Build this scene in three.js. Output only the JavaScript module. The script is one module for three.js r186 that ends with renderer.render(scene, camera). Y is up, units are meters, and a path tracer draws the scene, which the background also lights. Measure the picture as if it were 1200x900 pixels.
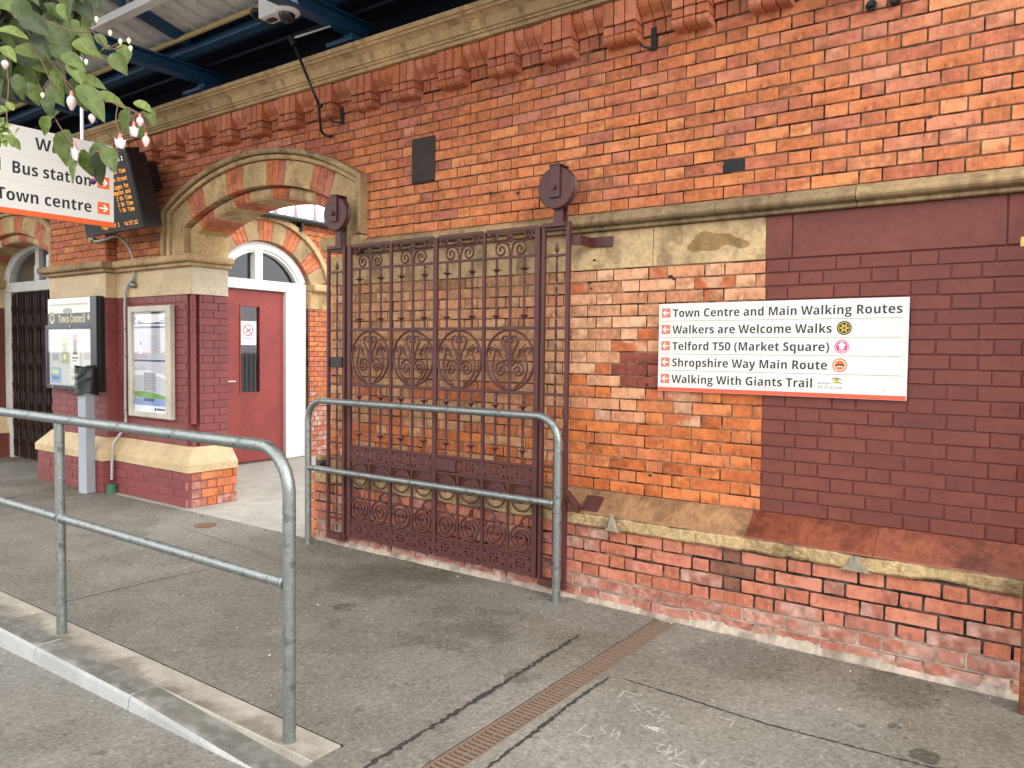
import * as THREE from 'three';
import { mergeGeometries, mergeVertices } from 'three/addons/utils/BufferGeometryUtils.js';
import { RoundedBoxGeometry } from 'three/addons/geometries/RoundedBoxGeometry.js';

// ---------------------------------------------------------------- camera, sky, sun, exposure
const scene = new THREE.Scene();
const camera = new THREE.PerspectiveCamera(53.13, 4 / 3, 0.05, 400);
camera.position.set(0, 1.49, 4.1);
camera.rotation.order = 'YXZ';
camera.rotation.set(-2.37 * Math.PI / 180, 35.8 * Math.PI / 180, 0.67 * Math.PI / 180);
camera.updateMatrixWorld(true);
const renderer = new THREE.WebGLRenderer({ antialias: true });
renderer.toneMapping = THREE.LinearToneMapping;
renderer.toneMappingExposure = 1.44;
renderer.shadowMap.enabled = true;
{ // bright overcast sky: brighter towards the zenith, a soft bright area round the veiled sun
  const W = 256, H = 128, d = new Float32Array(W * H * 4), s = new THREE.Vector3(0.85, 0.50, 0.42).normalize(), v = new THREE.Vector3();
  for (let j = 0; j < H; j++) for (let i = 0; i < W; i++) {
    const th = ((j + 0.5) / H - 0.5) * Math.PI, ph = ((i + 0.5) / W - 0.5) * 2 * Math.PI;
    v.set(Math.cos(th) * Math.cos(ph), Math.sin(th), Math.cos(th) * Math.sin(ph));
    const e = Math.max(0, v.y), g = Math.pow(Math.max(0, v.dot(s)), 6);
    const L = 1.75 * (1 + 0.2 * e) + 0.7 * g, k = (j * W + i) * 4;
    d[k] = L * 0.99; d[k + 1] = L; d[k + 2] = L * 1.02; d[k + 3] = 1;
  }
  const t = new THREE.DataTexture(d, W, H, THREE.RGBAFormat, THREE.FloatType);
  t.mapping = THREE.EquirectangularReflectionMapping; t.magFilter = t.minFilter = THREE.LinearFilter; t.needsUpdate = true;
  scene.background = t; scene.environment = t;
}
const sun = new THREE.DirectionalLight(new THREE.Color(1, 0.95, 0.87), 1.05);
sun.position.set(-3 + 17, 10, 8.4); sun.target.position.set(-3, 0, 0);
sun.castShadow = true; sun.shadow.radius = 30; sun.shadow.mapSize.set(2048, 2048);
Object.assign(sun.shadow.camera, { left: -14, right: 14, top: 12, bottom: -12, near: 1, far: 60 });
scene.add(sun, sun.target);

// ---------------------------------------------------------------- helpers
function rng(seed) { let a = seed >>> 0; return () => { a = (a + 0x6D2B79F5) | 0; let t = Math.imul(a ^ (a >>> 15), 1 | a); t = (t + Math.imul(t ^ (t >>> 7), 61 | t)) ^ t; return ((t ^ (t >>> 14)) >>> 0) / 4294967296; }; }
const R = rng(7), rr = (a, b) => a + (b - a) * R(), clamp = (x, a = 0, b = 1) => Math.min(b, Math.max(a, x)), mix = (a, b, t) => a + (b - a) * t;
const sstep = (a, b, x) => { const t = clamp((x - a) / (b - a)); return t * t * (3 - 2 * t); };
const hash = (x, y, s) => { let h = Math.imul(x, 374761393) + Math.imul(y, 668265263) + Math.imul(s, 974711) | 0; h = Math.imul(h ^ (h >>> 13), 1274126177); return ((h ^ (h >>> 16)) >>> 0) / 4294967296; };
function vn(x, y, p, s) { // value noise with period p
  const xi = Math.floor(x), yi = Math.floor(y), fx = x - xi, fy = y - yi, u = fx * fx * (3 - 2 * fx), v = fy * fy * (3 - 2 * fy), m = q => ((q % p) + p) % p;
  const a = hash(m(xi), m(yi), s), b = hash(m(xi + 1), m(yi), s), c = hash(m(xi), m(yi + 1), s), e = hash(m(xi + 1), m(yi + 1), s);
  return mix(mix(a, b, u), mix(c, e, u), v);
}
function fbm(u, v, p, oct, s) { let t = 0, a = 0.5, n = 0; for (let o = 0; o < oct; o++) { t += a * vn(u * p, v * p, p, s + o * 17); n += a; a *= 0.5; p *= 2; } return t / n; }
function dtex(n, fn, rep = 1, srgb = true) { // fn(u, v) -> value or [r, g, b] in 0..1 (sRGB coded for colour)
  const d = new Uint8Array(n * n * 4);
  for (let j = 0; j < n; j++) for (let i = 0; i < n; i++) {
    const c = fn((i + 0.5) / n, (j + 0.5) / n), k = (j * n + i) * 4;
    if (c.length) { d[k] = clamp(c[0]) * 255; d[k + 1] = clamp(c[1]) * 255; d[k + 2] = clamp(c[2]) * 255; } else d[k] = d[k + 1] = d[k + 2] = clamp(c) * 255;
    d[k + 3] = 255;
  }
  const t = new THREE.DataTexture(d, n, n); t.wrapS = t.wrapT = THREE.RepeatWrapping; t.repeat.set(rep, rep);
  t.magFilter = THREE.LinearFilter; t.minFilter = THREE.LinearMipmapLinearFilter; t.generateMipmaps = true; t.anisotropy = 8;
  if (srgb) t.colorSpace = THREE.SRGBColorSpace; t.needsUpdate = true; return t;
}
function ctex(w, h, draw) { const c = document.createElement('canvas'); c.width = w; c.height = h; draw(c.getContext('2d'), w, h); const t = new THREE.CanvasTexture(c); t.colorSpace = THREE.SRGBColorSpace; t.anisotropy = 8; return t; }
const std = o => new THREE.MeshStandardMaterial(o);
const lin = (r, g, b) => new THREE.Color().setRGB(r, g, b);
function flat(g) { const q = g.index ? g.toNonIndexed() : g; q.computeVertexNormals(); return q; }
function buv(g0) { // uv in metres, by the way each face points
  const g = g0.index ? g0.toNonIndexed() : g0; if (!g.attributes.normal) g.computeVertexNormals();
  const p = g.attributes.position, uv = new Float32Array(p.count * 2), a = new THREE.Vector3(), b = new THREE.Vector3(), c = new THREE.Vector3();
  for (let i = 0; i < p.count; i += 3) {
    a.fromBufferAttribute(p, i); b.fromBufferAttribute(p, i + 1); c.fromBufferAttribute(p, i + 2);
    b.sub(a); c.sub(a); b.cross(c); const nx = Math.abs(b.x), ny = Math.abs(b.y), nz = Math.abs(b.z);
    for (let k = 0; k < 3; k++) { const x = p.getX(i + k), y = p.getY(i + k), z = p.getZ(i + k), o = (i + k) * 2;
      if (nz >= nx && nz >= ny) { uv[o] = x; uv[o + 1] = y; } else if (nx >= ny) { uv[o] = z + 0.37; uv[o + 1] = y; } else { uv[o] = x; uv[o + 1] = z + 0.21; } }
  }
  g.setAttribute('uv', new THREE.BufferAttribute(uv, 2)); for (const k of Object.keys(g.attributes)) if (!['position', 'normal', 'uv'].includes(k)) g.deleteAttribute(k);
  return g;
}
const box = (x0, x1, y0, y1, z0, z1) => buv(new THREE.BoxGeometry(x1 - x0, y1 - y0, z1 - z0).translate((x0 + x1) / 2, (y0 + y1) / 2, (z0 + z1) / 2));
const rbox = (x0, x1, y0, y1, z0, z1, r = 0.006, s = 2) => buv(new RoundedBoxGeometry(x1 - x0, y1 - y0, z1 - z0, s, r).translate((x0 + x1) / 2, (y0 + y1) / 2, (z0 + z1) / 2));
const merge = a => mergeGeometries(a.map(g => { const q = g.index ? g.toNonIndexed() : g; for (const k of Object.keys(q.attributes)) if (!['position', 'normal', 'uv'].includes(k)) q.deleteAttribute(k); return q; }));
function extr(pts, z0, z1, bev = 0, holes = [], seg = 1) { // polygon in x, y pushed from z0 to z1
  const sh = new THREE.Shape(pts.map(p => new THREE.Vector2(p[0], p[1]))); for (const h of holes) sh.holes.push(new THREE.Path(h.map(p => new THREE.Vector2(p[0], p[1]))));
  const g = new THREE.ExtrudeGeometry(sh, { depth: z1 - z0 - 2 * bev, bevelEnabled: bev > 0, bevelSize: bev, bevelThickness: bev, bevelOffset: -bev, bevelSegments: seg, steps: 1 });
  return buv(g.translate(0, 0, z0 + bev));
}
function profX(pts, x0, x1, bev = 0) { // profile [z, y] run along x
  const g = extr(pts.map(p => [-p[0], p[1]]), 0, x1 - x0, bev); g.rotateY(Math.PI / 2); g.translate(x0, 0, 0); return buv(g);
}
function tubeG(pts, r, seg = 24, rad = 8, closed = false) { return buv(new THREE.TubeGeometry(new THREE.CatmullRomCurve3(pts.map(p => new THREE.Vector3(...p)), closed, 'centripetal'), seg, r, rad, closed)); }
function cyl(a, b, r, n = 12, r2 = r) { const A = new THREE.Vector3(...a), B = new THREE.Vector3(...b), d = B.clone().sub(A), g = new THREE.CylinderGeometry(r2, r, d.length(), n); g.applyQuaternion(new THREE.Quaternion().setFromUnitVectors(new THREE.Vector3(0, 1, 0), d.normalize())); const m = A.add(B).multiplyScalar(0.5); return g.translate(m.x, m.y, m.z).toNonIndexed(); }
function part(name, g, m, parent, label) { const o = new THREE.Mesh(g, m); o.name = name; o.castShadow = o.receiveShadow = true; if (label) o.userData.label = label; parent.add(o); return o; }
function grp(name, parent) { const o = new THREE.Group(); o.name = name; parent.add(o); return o; }
const used = {};
function numbered(n) { if (!(n in used)) { used[n] = 0; return n; } return n + '_' + String(++used[n]).padStart(3, '0'); }
function thing(name, label, category, p = [0, 0, 0], group) { const o = new THREE.Group(); o.name = numbered(name); o.position.set(...p); o.userData = { label, category }; if (group) o.userData.group = group; scene.add(o); return o; }
function struct(name, g, m) { const o = g ? new THREE.Mesh(g, m) : new THREE.Group(); o.name = numbered(name); o.castShadow = o.receiveShadow = true; o.userData.kind = 'structure'; scene.add(o); return o; }
const F = 450 / Math.tan(53.13 * Math.PI / 360);
function pix(u, v, depth) { return new THREE.Vector3((u - 600) / F * depth, -(v - 450) / F * depth, -depth).applyMatrix4(camera.matrixWorld); } // photo pixel at a chosen distance
function seen(x, y, z) { const q = new THREE.Vector3(x, y, z).applyMatrix4(camera.matrixWorldInverse); const d = -q.z; if (d < 0.1) return 0; const u = 600 + F * q.x / d, v = 450 - F * q.y / d; return (u > -10 && u < 1210 && v > -10 && v < 910 ? 100 : 0) + 1 / d; }

// ---------------------------------------------------------------- surface textures (all in metres)
const tBrick = dtex(512, (u, v) => { // one metre of brick face: mottling, drag marks, dark specks, pale scuffs
  const a = fbm(u, v, 9, 4, 1), b = fbm(u, v, 40, 3, 2), c = fbm(u, v, 5, 4, 3), st = fbm(u * 1, v * 4, 12, 3, 9);
  let L = 0.80 + 0.26 * (a - 0.5) + 0.26 * (b - 0.5) + 0.14 * (st - 0.5); const sp = vn(u * 170, v * 170, 170, 5); if (sp > 0.93) L -= 0.16; const pit = vn(u * 75, v * 95, 75, 6), fl = vn(u * 110, v * 60, 110, 7), dr = vn(u * 150, v * 14, 150, 8); if (pit > 0.90) L -= 0.22 * sstep(0.90, 0.97, pit); if (fl > 0.90) L += 0.14 * sstep(0.90, 0.96, fl); L += 0.10 * (dr - 0.5);
  const pale = sstep(0.62, 0.78, c) * 0.22, dk = sstep(0.66, 0.8, fbm(u, v, 7, 4, 12)) * 0.18;
  L -= dk; return [L + pale * 0.5 + 0.12, L * 0.96 + pale + 0.1, L * 0.92 + pale + 0.1];
});
const tBrickB = dtex(512, (u, v) => 0.5 + 0.6 * (fbm(u, v, 26, 4, 21) - 0.5) + 0.5 * (fbm(u, v, 90, 2, 22) - 0.5), 1, false);
const tLime = dtex(512, (u, v) => { // brick with the remains of old limewash
  const m = sstep(0.40, 0.60, fbm(u, v, 8, 5, 31) + 0.25 * (fbm(u, v, 50, 2, 32) - 0.5)), a = 0.8 + 0.3 * (fbm(u, v, 30, 3, 33) - 0.5);
  return [mix(0.90, 0.97, m) * a + 0.05, mix(0.52, 0.80, m) * a + 0.04, mix(0.34, 0.68, m) * a + 0.03];
});
const tSalt = dtex(512, (u, v) => { // brick with white salts
  const m = 0.75 * sstep(0.36, 0.72, fbm(u, v, 12, 5, 41) + 0.35 * (fbm(u, v, 60, 2, 42) - 0.5)), a = 0.82 + 0.3 * (fbm(u, v, 30, 3, 43) - 0.5);
  return [mix(0.82, 0.92, m) * a, mix(0.56, 0.83, m) * a, mix(0.48, 0.79, m) * a];
});
const tMortar = dtex(512, (u, v) => { const a = fbm(u, v, 60, 3, 51), b = fbm(u, v, 6, 4, 52), cr = sstep(0.55, 0.62, fbm(u * 0.5, v, 18, 4, 53)); const L = 0.70 + 0.4 * (a - 0.5) + 0.4 * (b - 0.5) - 0.38 * cr; return [L + 0.02, L, L - 0.03]; });
const tStone = dtex(512, (u, v) => { const a = fbm(u, v, 4, 5, 61), b = fbm(u, v, 60, 2, 62), st = fbm(u, v * 0.5, 10, 4, 63); const L = 0.86 + 0.26 * (a - 0.5) + 0.18 * (b - 0.5) - 0.16 * sstep(0.56, 0.8, st); return [L + 0.03, L, L * 0.94]; });
const tStoneB = dtex(512, (u, v) => 0.5 + 0.8 * (fbm(u, v, 12, 5, 64) - 0.5) + 0.35 * (fbm(u, v, 110, 2, 65) - 0.5), 1, false);
const tPaint = dtex(512, (u, v) => { const L = 0.88 + 0.18 * (fbm(u, v, 5, 4, 71) - 0.5) + 0.12 * (fbm(u, v, 50, 2, 72) - 0.5); return [L, L * 0.99, L * 0.985]; });
const tPaintB = dtex(512, (u, v) => 0.5 + 0.7 * (fbm(u, v, 20, 4, 73) - 0.5), 1, false);
const tGalv = dtex(512, (u, v) => { const L = 0.82 + 0.14 * (fbm(u, v, 30, 4, 81) - 0.5) + 0.14 * (fbm(u, v, 90, 2, 82) - 0.5) - 0.16 * sstep(0.64, 0.78, fbm(u, v, 14, 5, 84)); return [L, L + 0.01, L]; }, 2);
const tGalvR = dtex(256, (u, v) => 0.42 + 0.3 * (fbm(u, v, 16, 4, 83) - 0.5), 2, false);
const tRust = dtex(512, (u, v) => { const a = fbm(u, v, 14, 5, 91), b = fbm(u, v, 70, 2, 92); const L = 0.7 + 0.5 * (a - 0.5) + 0.4 * (b - 0.5); return [L + 0.06, L * 0.84, L * 0.68]; });
// footway: worn asphalt and concrete with stains where the photograph shows them (8 m tile, x from -8, z from -2)
const spots = [[-3.37, 1.06, 0.10, 0.5], [-3.2, 1.3, 0.05, 0.2], [-0.38, 0.9, 0.05, 0.6], [-0.52, 0.72, 0.03, 0.5], [-0.3, 1.0, 0.035, 0.6], [-0.62, 0.8, 0.02, 0.5], [-2.0, 1.25, 0.10, 0.3], [-2.6, 0.9, 0.3, 0.16], [-1.2, 0.4, 0.3, 0.18], [-0.6, 0.38, 0.22, 0.2], [-3.5, 0.55, 0.4, 0.14], [-5.2, 1.2, 0.3, 0.12], [-6.2, 0.9, 0.35, 0.1]];
const gum = [], rgum = rng(17); for (let i = 0; i < 46; i++) gum.push([-7.5 + 7.5 * rgum(), 0.25 + 2 * rgum(), 0.010 + 0.014 * rgum(), rgum() < 0.6 ? -0.07 : 0.06]);
const tWalk = dtex(2048, (u, v) => {
  const x = u * 8 - 8, z = v * 8 - 2, A = fbm(u, v, 7, 5, 101), B = fbm(u, v, 50, 3, 102), C = vn(u * 900, v * 900, 900, 103), D = vn(u * 520, v * 520, 520, 104), E = fbm(u, v, 24, 4, 107);
  let L = 0.440 + 0.15 * (A - 0.5) + 0.06 * (B - 0.5) + 0.11 * (C - 0.5) + 0.05 * (D - 0.5) + 0.07 * (E - 0.5), w = 0.034;
  const grime = z > 1.5 || x < -5.4 ? 0 : sstep(0.42, 0.62, fbm(u, v, 11, 5, 105) + 0.3 * (E - 0.5)) * sstep(1.5, 0.1, z) * sstep(-5.4, -4.2, x); L -= 0.075 * grime; w += 0.016 * grime;
  for (const s of spots) { const dx = x - s[0], dz = z - s[1], r = Math.sqrt(dx * dx + dz * dz) / s[2]; if (r < 1.6) { const e = r + 1.1 * (B - 0.5) + 1.0 * (E - 0.5) + 0.3 * (D - 0.5); L -= s[3] * 0.24 * sstep(1.1, 0.7, e); } }
  if (C > 0.985 && D > 0.55) L += 0.22; if (D > 0.90) L += 0.05; if (D < 0.09) L -= 0.06;
  for (const s of gum) { const q = Math.hypot(x - s[0], z - s[1]); if (q < s[2]) L += s[3] * sstep(s[2], s[2] * 0.7, q + 0.006 * (D - 0.5)); }
  const near = Math.hypot((x + 6.35) / 1.0, (z + 0.5) / 0.55) < 0.9, pn = near ? fbm(u, v, 40, 4, 106) : 0, px = sstep(0.50, 0.56, pn + 0.25 * (A - 0.5)) * sstep(0.9, 0.5, Math.hypot((x + 6.35) / 1.0, (z + 0.5) / 0.55)); L = mix(L, 0.78, px * 0.75);
  return [L + w * 0.6, L + w * 0.06, L - w];
});
const tWalkB = dtex(1024, (u, v) => 0.5 + 0.4 * (vn(u * 240, v * 240, 240, 111) - 0.5) + 0.4 * (vn(u * 480, v * 480, 480, 112) - 0.5) + 0.3 * (fbm(u, v, 20, 4, 113) - 0.5), 6, false);
const tConc = dtex(1024, (u, v) => { const A = fbm(u, v, 5, 5, 121), C = vn(u * 260, v * 260, 260, 122), m = sstep(0.50, 0.66, fbm(u, v, 9, 5, 123)); const L = 0.70 + 0.08 * (A - 0.5) + 0.12 * (C - 0.5) - 0.03 * m; return [L + 0.012, L, L - 0.03]; });

const tKerb = dtex(512, (u, v) => { // kerb stone: pale cast face, dark oily grime with a ragged edge on the tread
  const A = fbm(u, v, 5, 5, 131), C = vn(u * 260, v * 260, 260, 132), n = fbm(u, v, 14, 5, 133), on = sstep(0.40, 0.44, v) * sstep(0.70, 0.66, v), g = on * (0.55 + 0.45 * sstep(0.30, 0.60, n + 0.25 * (C - 0.5)));
  const L = 0.72 + 0.14 * (A - 0.5) + 0.10 * (C - 0.5) - 0.28 * g; return [L + 0.01 + 0.01 * g, L, L - 0.02 - 0.02 * g];
});
const tEdge = dtex(512, (u, v) => { // edging slab: cream cement with grime creeping in from the kerb
  const A = fbm(u, v, 6, 5, 141), C = vn(u * 260, v * 260, 260, 142), n = fbm(u, v, 10, 5, 143), g = sstep(0.42, 0.52, v + 0.16 * (n - 0.5)) * sstep(0.9, 0.8, v);
  const L = 0.74 + 0.18 * (A - 0.5) + 0.12 * (C - 0.5) - 0.22 * g; return [L + 0.02, L, L - 0.04];
});
const tSill = dtex(512, (u, v) => { const a = fbm(u, v, 4, 5, 151), b = fbm(u, v, 60, 2, 152), d = sstep(0.52, 0.70, fbm(u, v * 1.6, 6, 5, 153)), e = sstep(0.60, 0.68, fbm(u, v, 24, 4, 154)); const L = 0.84 + 0.3 * (a - 0.5) + 0.2 * (b - 0.5) - 0.15 * d - 0.08 * e; return [L + 0.03, L, L * 0.95]; });
// ---------------------------------------------------------------- materials
const tones = { // base colours of brick, linear
  orange: [0.60, 0.210, 0.082], orange2: [0.63, 0.232, 0.098], orange3: [0.54, 0.190, 0.084], bright: [0.66, 0.255, 0.100], bright2: [0.70, 0.285, 0.120], red: [0.54, 0.185, 0.10], red2: [0.50, 0.165, 0.10], purple: [0.49, 0.180, 0.115], brown: [0.48, 0.185, 0.09], pink: [0.62, 0.25, 0.145], buff: [0.68, 0.29, 0.14],
  deep: [0.60, 0.185, 0.052], deep2: [0.54, 0.155, 0.045], tan: [0.56, 0.320, 0.175], tan2: [0.62, 0.335, 0.180], tan3: [0.50, 0.275, 0.145], patch: [0.26, 0.068, 0.050], salmon: [0.68, 0.370, 0.215], salmon2: [0.63, 0.310, 0.170], salmon3: [0.72, 0.41, 0.25],
};
const MB = {}; for (const k in tones) MB[k] = std({ color: lin(...tones[k]), map: tBrick, bumpMap: tBrickB, bumpScale: 0.0016, roughness: 0.88 });
MB.lime = std({ color: lin(0.78, 0.66, 0.58), map: tLime, bumpMap: tBrickB, bumpScale: 0.0016, roughness: 0.92 });
MB.lime2 = std({ color: lin(0.66, 0.52, 0.38), map: tLime, bumpMap: tBrickB, bumpScale: 0.0016, roughness: 0.92 });
MB.dull = std({ color: lin(0.50, 0.36, 0.24), map: tLime, bumpMap: tBrickB, bumpScale: 0.0016, roughness: 0.92 });
MB.salt = std({ color: lin(0.80, 0.66, 0.60), map: tSalt, bumpMap: tBrickB, bumpScale: 0.002, roughness: 0.95 });
MB.salt2 = std({ color: lin(0.95, 0.92, 0.88), map: tSalt, bumpMap: tBrickB, bumpScale: 0.002, roughness: 0.95 });
MB.plinth = std({ color: lin(0.52, 0.205, 0.135), map: tBrick, bumpMap: tBrickB, bumpScale: 0.0022, roughness: 0.9 });
MB.plinth2 = std({ color: lin(0.48, 0.175, 0.105), map: tBrick, bumpMap: tBrickB, bumpScale: 0.0022, roughness: 0.9 });
MB.sooty = std({ color: lin(0.22, 0.10, 0.07), map: tBrick, bumpMap: tBrickB, bumpScale: 0.002, roughness: 0.9 });
const paintC = [0.195, 0.046, 0.029];
for (let i = 0; i < 3; i++) MB['paint' + i] = std({ color: lin(paintC[0] * (1 + 0.07 * (i - 1)), paintC[1] * (1 + 0.07 * (i - 1)), paintC[2] * (1 + 0.07 * (i - 1))), map: tPaint, bumpMap: tPaintB, bumpScale: 0.0016, roughness: 0.62 });
for (let i = 0; i < 2; i++) MB['rose' + i] = std({ color: lin(0.275 + 0.015 * i, 0.066, 0.064), map: tPaint, bumpMap: tPaintB, bumpScale: 0.0016, roughness: 0.55 });
const rest = std({ vertexColors: true, map: tBrick, bumpMap: tBrickB, bumpScale: 0.0016, roughness: 0.9 });
const M = {
  mortar: std({ color: lin(0.25, 0.165, 0.105), map: tMortar, bumpMap: tStoneB, bumpScale: 0.003, roughness: 1 }),
  mortarPale: std({ color: lin(0.42, 0.25, 0.145), map: tMortar, bumpMap: tStoneB, bumpScale: 0.003, roughness: 1 }),
  mortarDark: std({ color: lin(0.14, 0.115, 0.098), map: tMortar, bumpMap: tStoneB, bumpScale: 0.004, roughness: 1 }),
  mortarRed: std({ color: lin(0.36, 0.22, 0.16), map: tMortar, bumpMap: tStoneB, bumpScale: 0.004, roughness: 1 }),
  mortarSalt: std({ color: lin(0.50, 0.44, 0.40), map: tStone, bumpMap: tStoneB, bumpScale: 0.005, roughness: 1 }),
  stone: std({ color: lin(0.64, 0.47, 0.265), map: tStone, bumpMap: tStoneB, bumpScale: 0.003, roughness: 0.92 }),
  stonePale: std({ color: lin(0.69, 0.525, 0.32), map: tStone, bumpMap: tStoneB, bumpScale: 0.003, roughness: 0.92 }),
  stoneDark: std({ color: lin(0.48, 0.355, 0.205), map: tStone, bumpMap: tStoneB, bumpScale: 0.004, roughness: 0.95 }),
  stoneYellow: std({ color: lin(0.60, 0.45, 0.25), map: tSill, bumpMap: tStoneB, bumpScale: 0.014, roughness: 0.95 }),
  stoneGrey: std({ color: lin(0.34, 0.255, 0.155), map: tStone, bumpMap: tStoneB, bumpScale: 0.005, roughness: 0.95 }),
  sill: std({ color: lin(0.37, 0.21, 0.105), map: tSill, bumpMap: tStoneB, bumpScale: 0.004, roughness: 0.8 }),
  sillPaint: std({ color: lin(0.29, 0.085, 0.048), map: tSill, bumpMap: tStoneB, bumpScale: 0.003, roughness: 0.36 }),
  cream: std({ color: lin(0.72, 0.55, 0.31), map: tPaint, bumpMap: tPaintB, bumpScale: 0.001, roughness: 0.6 }),
  creamLight: std({ color: lin(0.74, 0.63, 0.46), map: tPaint, bumpMap: tPaintB, bumpScale: 0.001, roughness: 0.6 }),
  iron: std({ color: lin(0.098, 0.028, 0.026), map: tPaint, bumpMap: tPaintB, bumpScale: 0.0006, roughness: 0.48 }),
  galv: std({ color: lin(0.42, 0.44, 0.43), map: tGalv, roughnessMap: tGalvR, roughness: 1.0, metalness: 0.75 }),
  pipe: std({ color: lin(0.52, 0.52, 0.50), map: tPaint, roughness: 0.45 }),
  bars: std({ color: lin(0.21, 0.145, 0.10), bumpMap: tStoneB, bumpScale: 0.002, roughness: 0.8, metalness: 0.2 }),
  rust: std({ color: lin(0.36, 0.325, 0.275), map: tRust, roughness: 0.85, metalness: 0.2 }),
  walk: std({ map: tWalk, bumpMap: tWalkB, bumpScale: 0.0016, roughness: 0.93 }),
  conc: std({ color: lin(0.72, 0.70, 0.66), map: tConc, bumpMap: tStoneB, bumpScale: 0.003, roughness: 0.92 }),
  tar: std({ color: lin(0.030, 0.028, 0.026), bumpMap: tStoneB, bumpScale: 0.004, roughness: 0.85 }),
  black: std({ color: lin(0.010, 0.010, 0.011), roughness: 0.3 }),
  blackMat: std({ color: lin(0.015, 0.015, 0.016), roughness: 0.8 }),
  plaque: std({ color: lin(0.035, 0.026, 0.018), map: tRust, bumpMap: tStoneB, bumpScale: 0.002, roughness: 0.6 }),
  white: std({ color: lin(0.80, 0.80, 0.80), roughness: 0.35 }),
  whiteOld: std({ color: lin(0.66, 0.65, 0.60), map: tPaint, roughness: 0.6 }),
  door: std({ color: lin(0.37, 0.056, 0.046), map: tPaint, roughness: 0.45 }),
  blue: std({ color: lin(0.018, 0.085, 0.19), map: tPaint, roughness: 0.45 }),
  navy: std({ color: lin(0.012, 0.018, 0.045), roughness: 0.6 }),
  sheet: std({ color: lin(0.84, 0.84, 0.82), map: tPaint, roughness: 0.5 }),
  glass: new THREE.MeshPhysicalMaterial({ color: 0xffffff, transmission: 1, thickness: 0, roughness: 0.03, ior: 1.5 }),
  steel: std({ color: lin(0.55, 0.56, 0.57), metalness: 0.9, roughness: 0.35 }),
  dark: std({ color: lin(0.03, 0.03, 0.03), roughness: 0.9 }),
};
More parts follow.
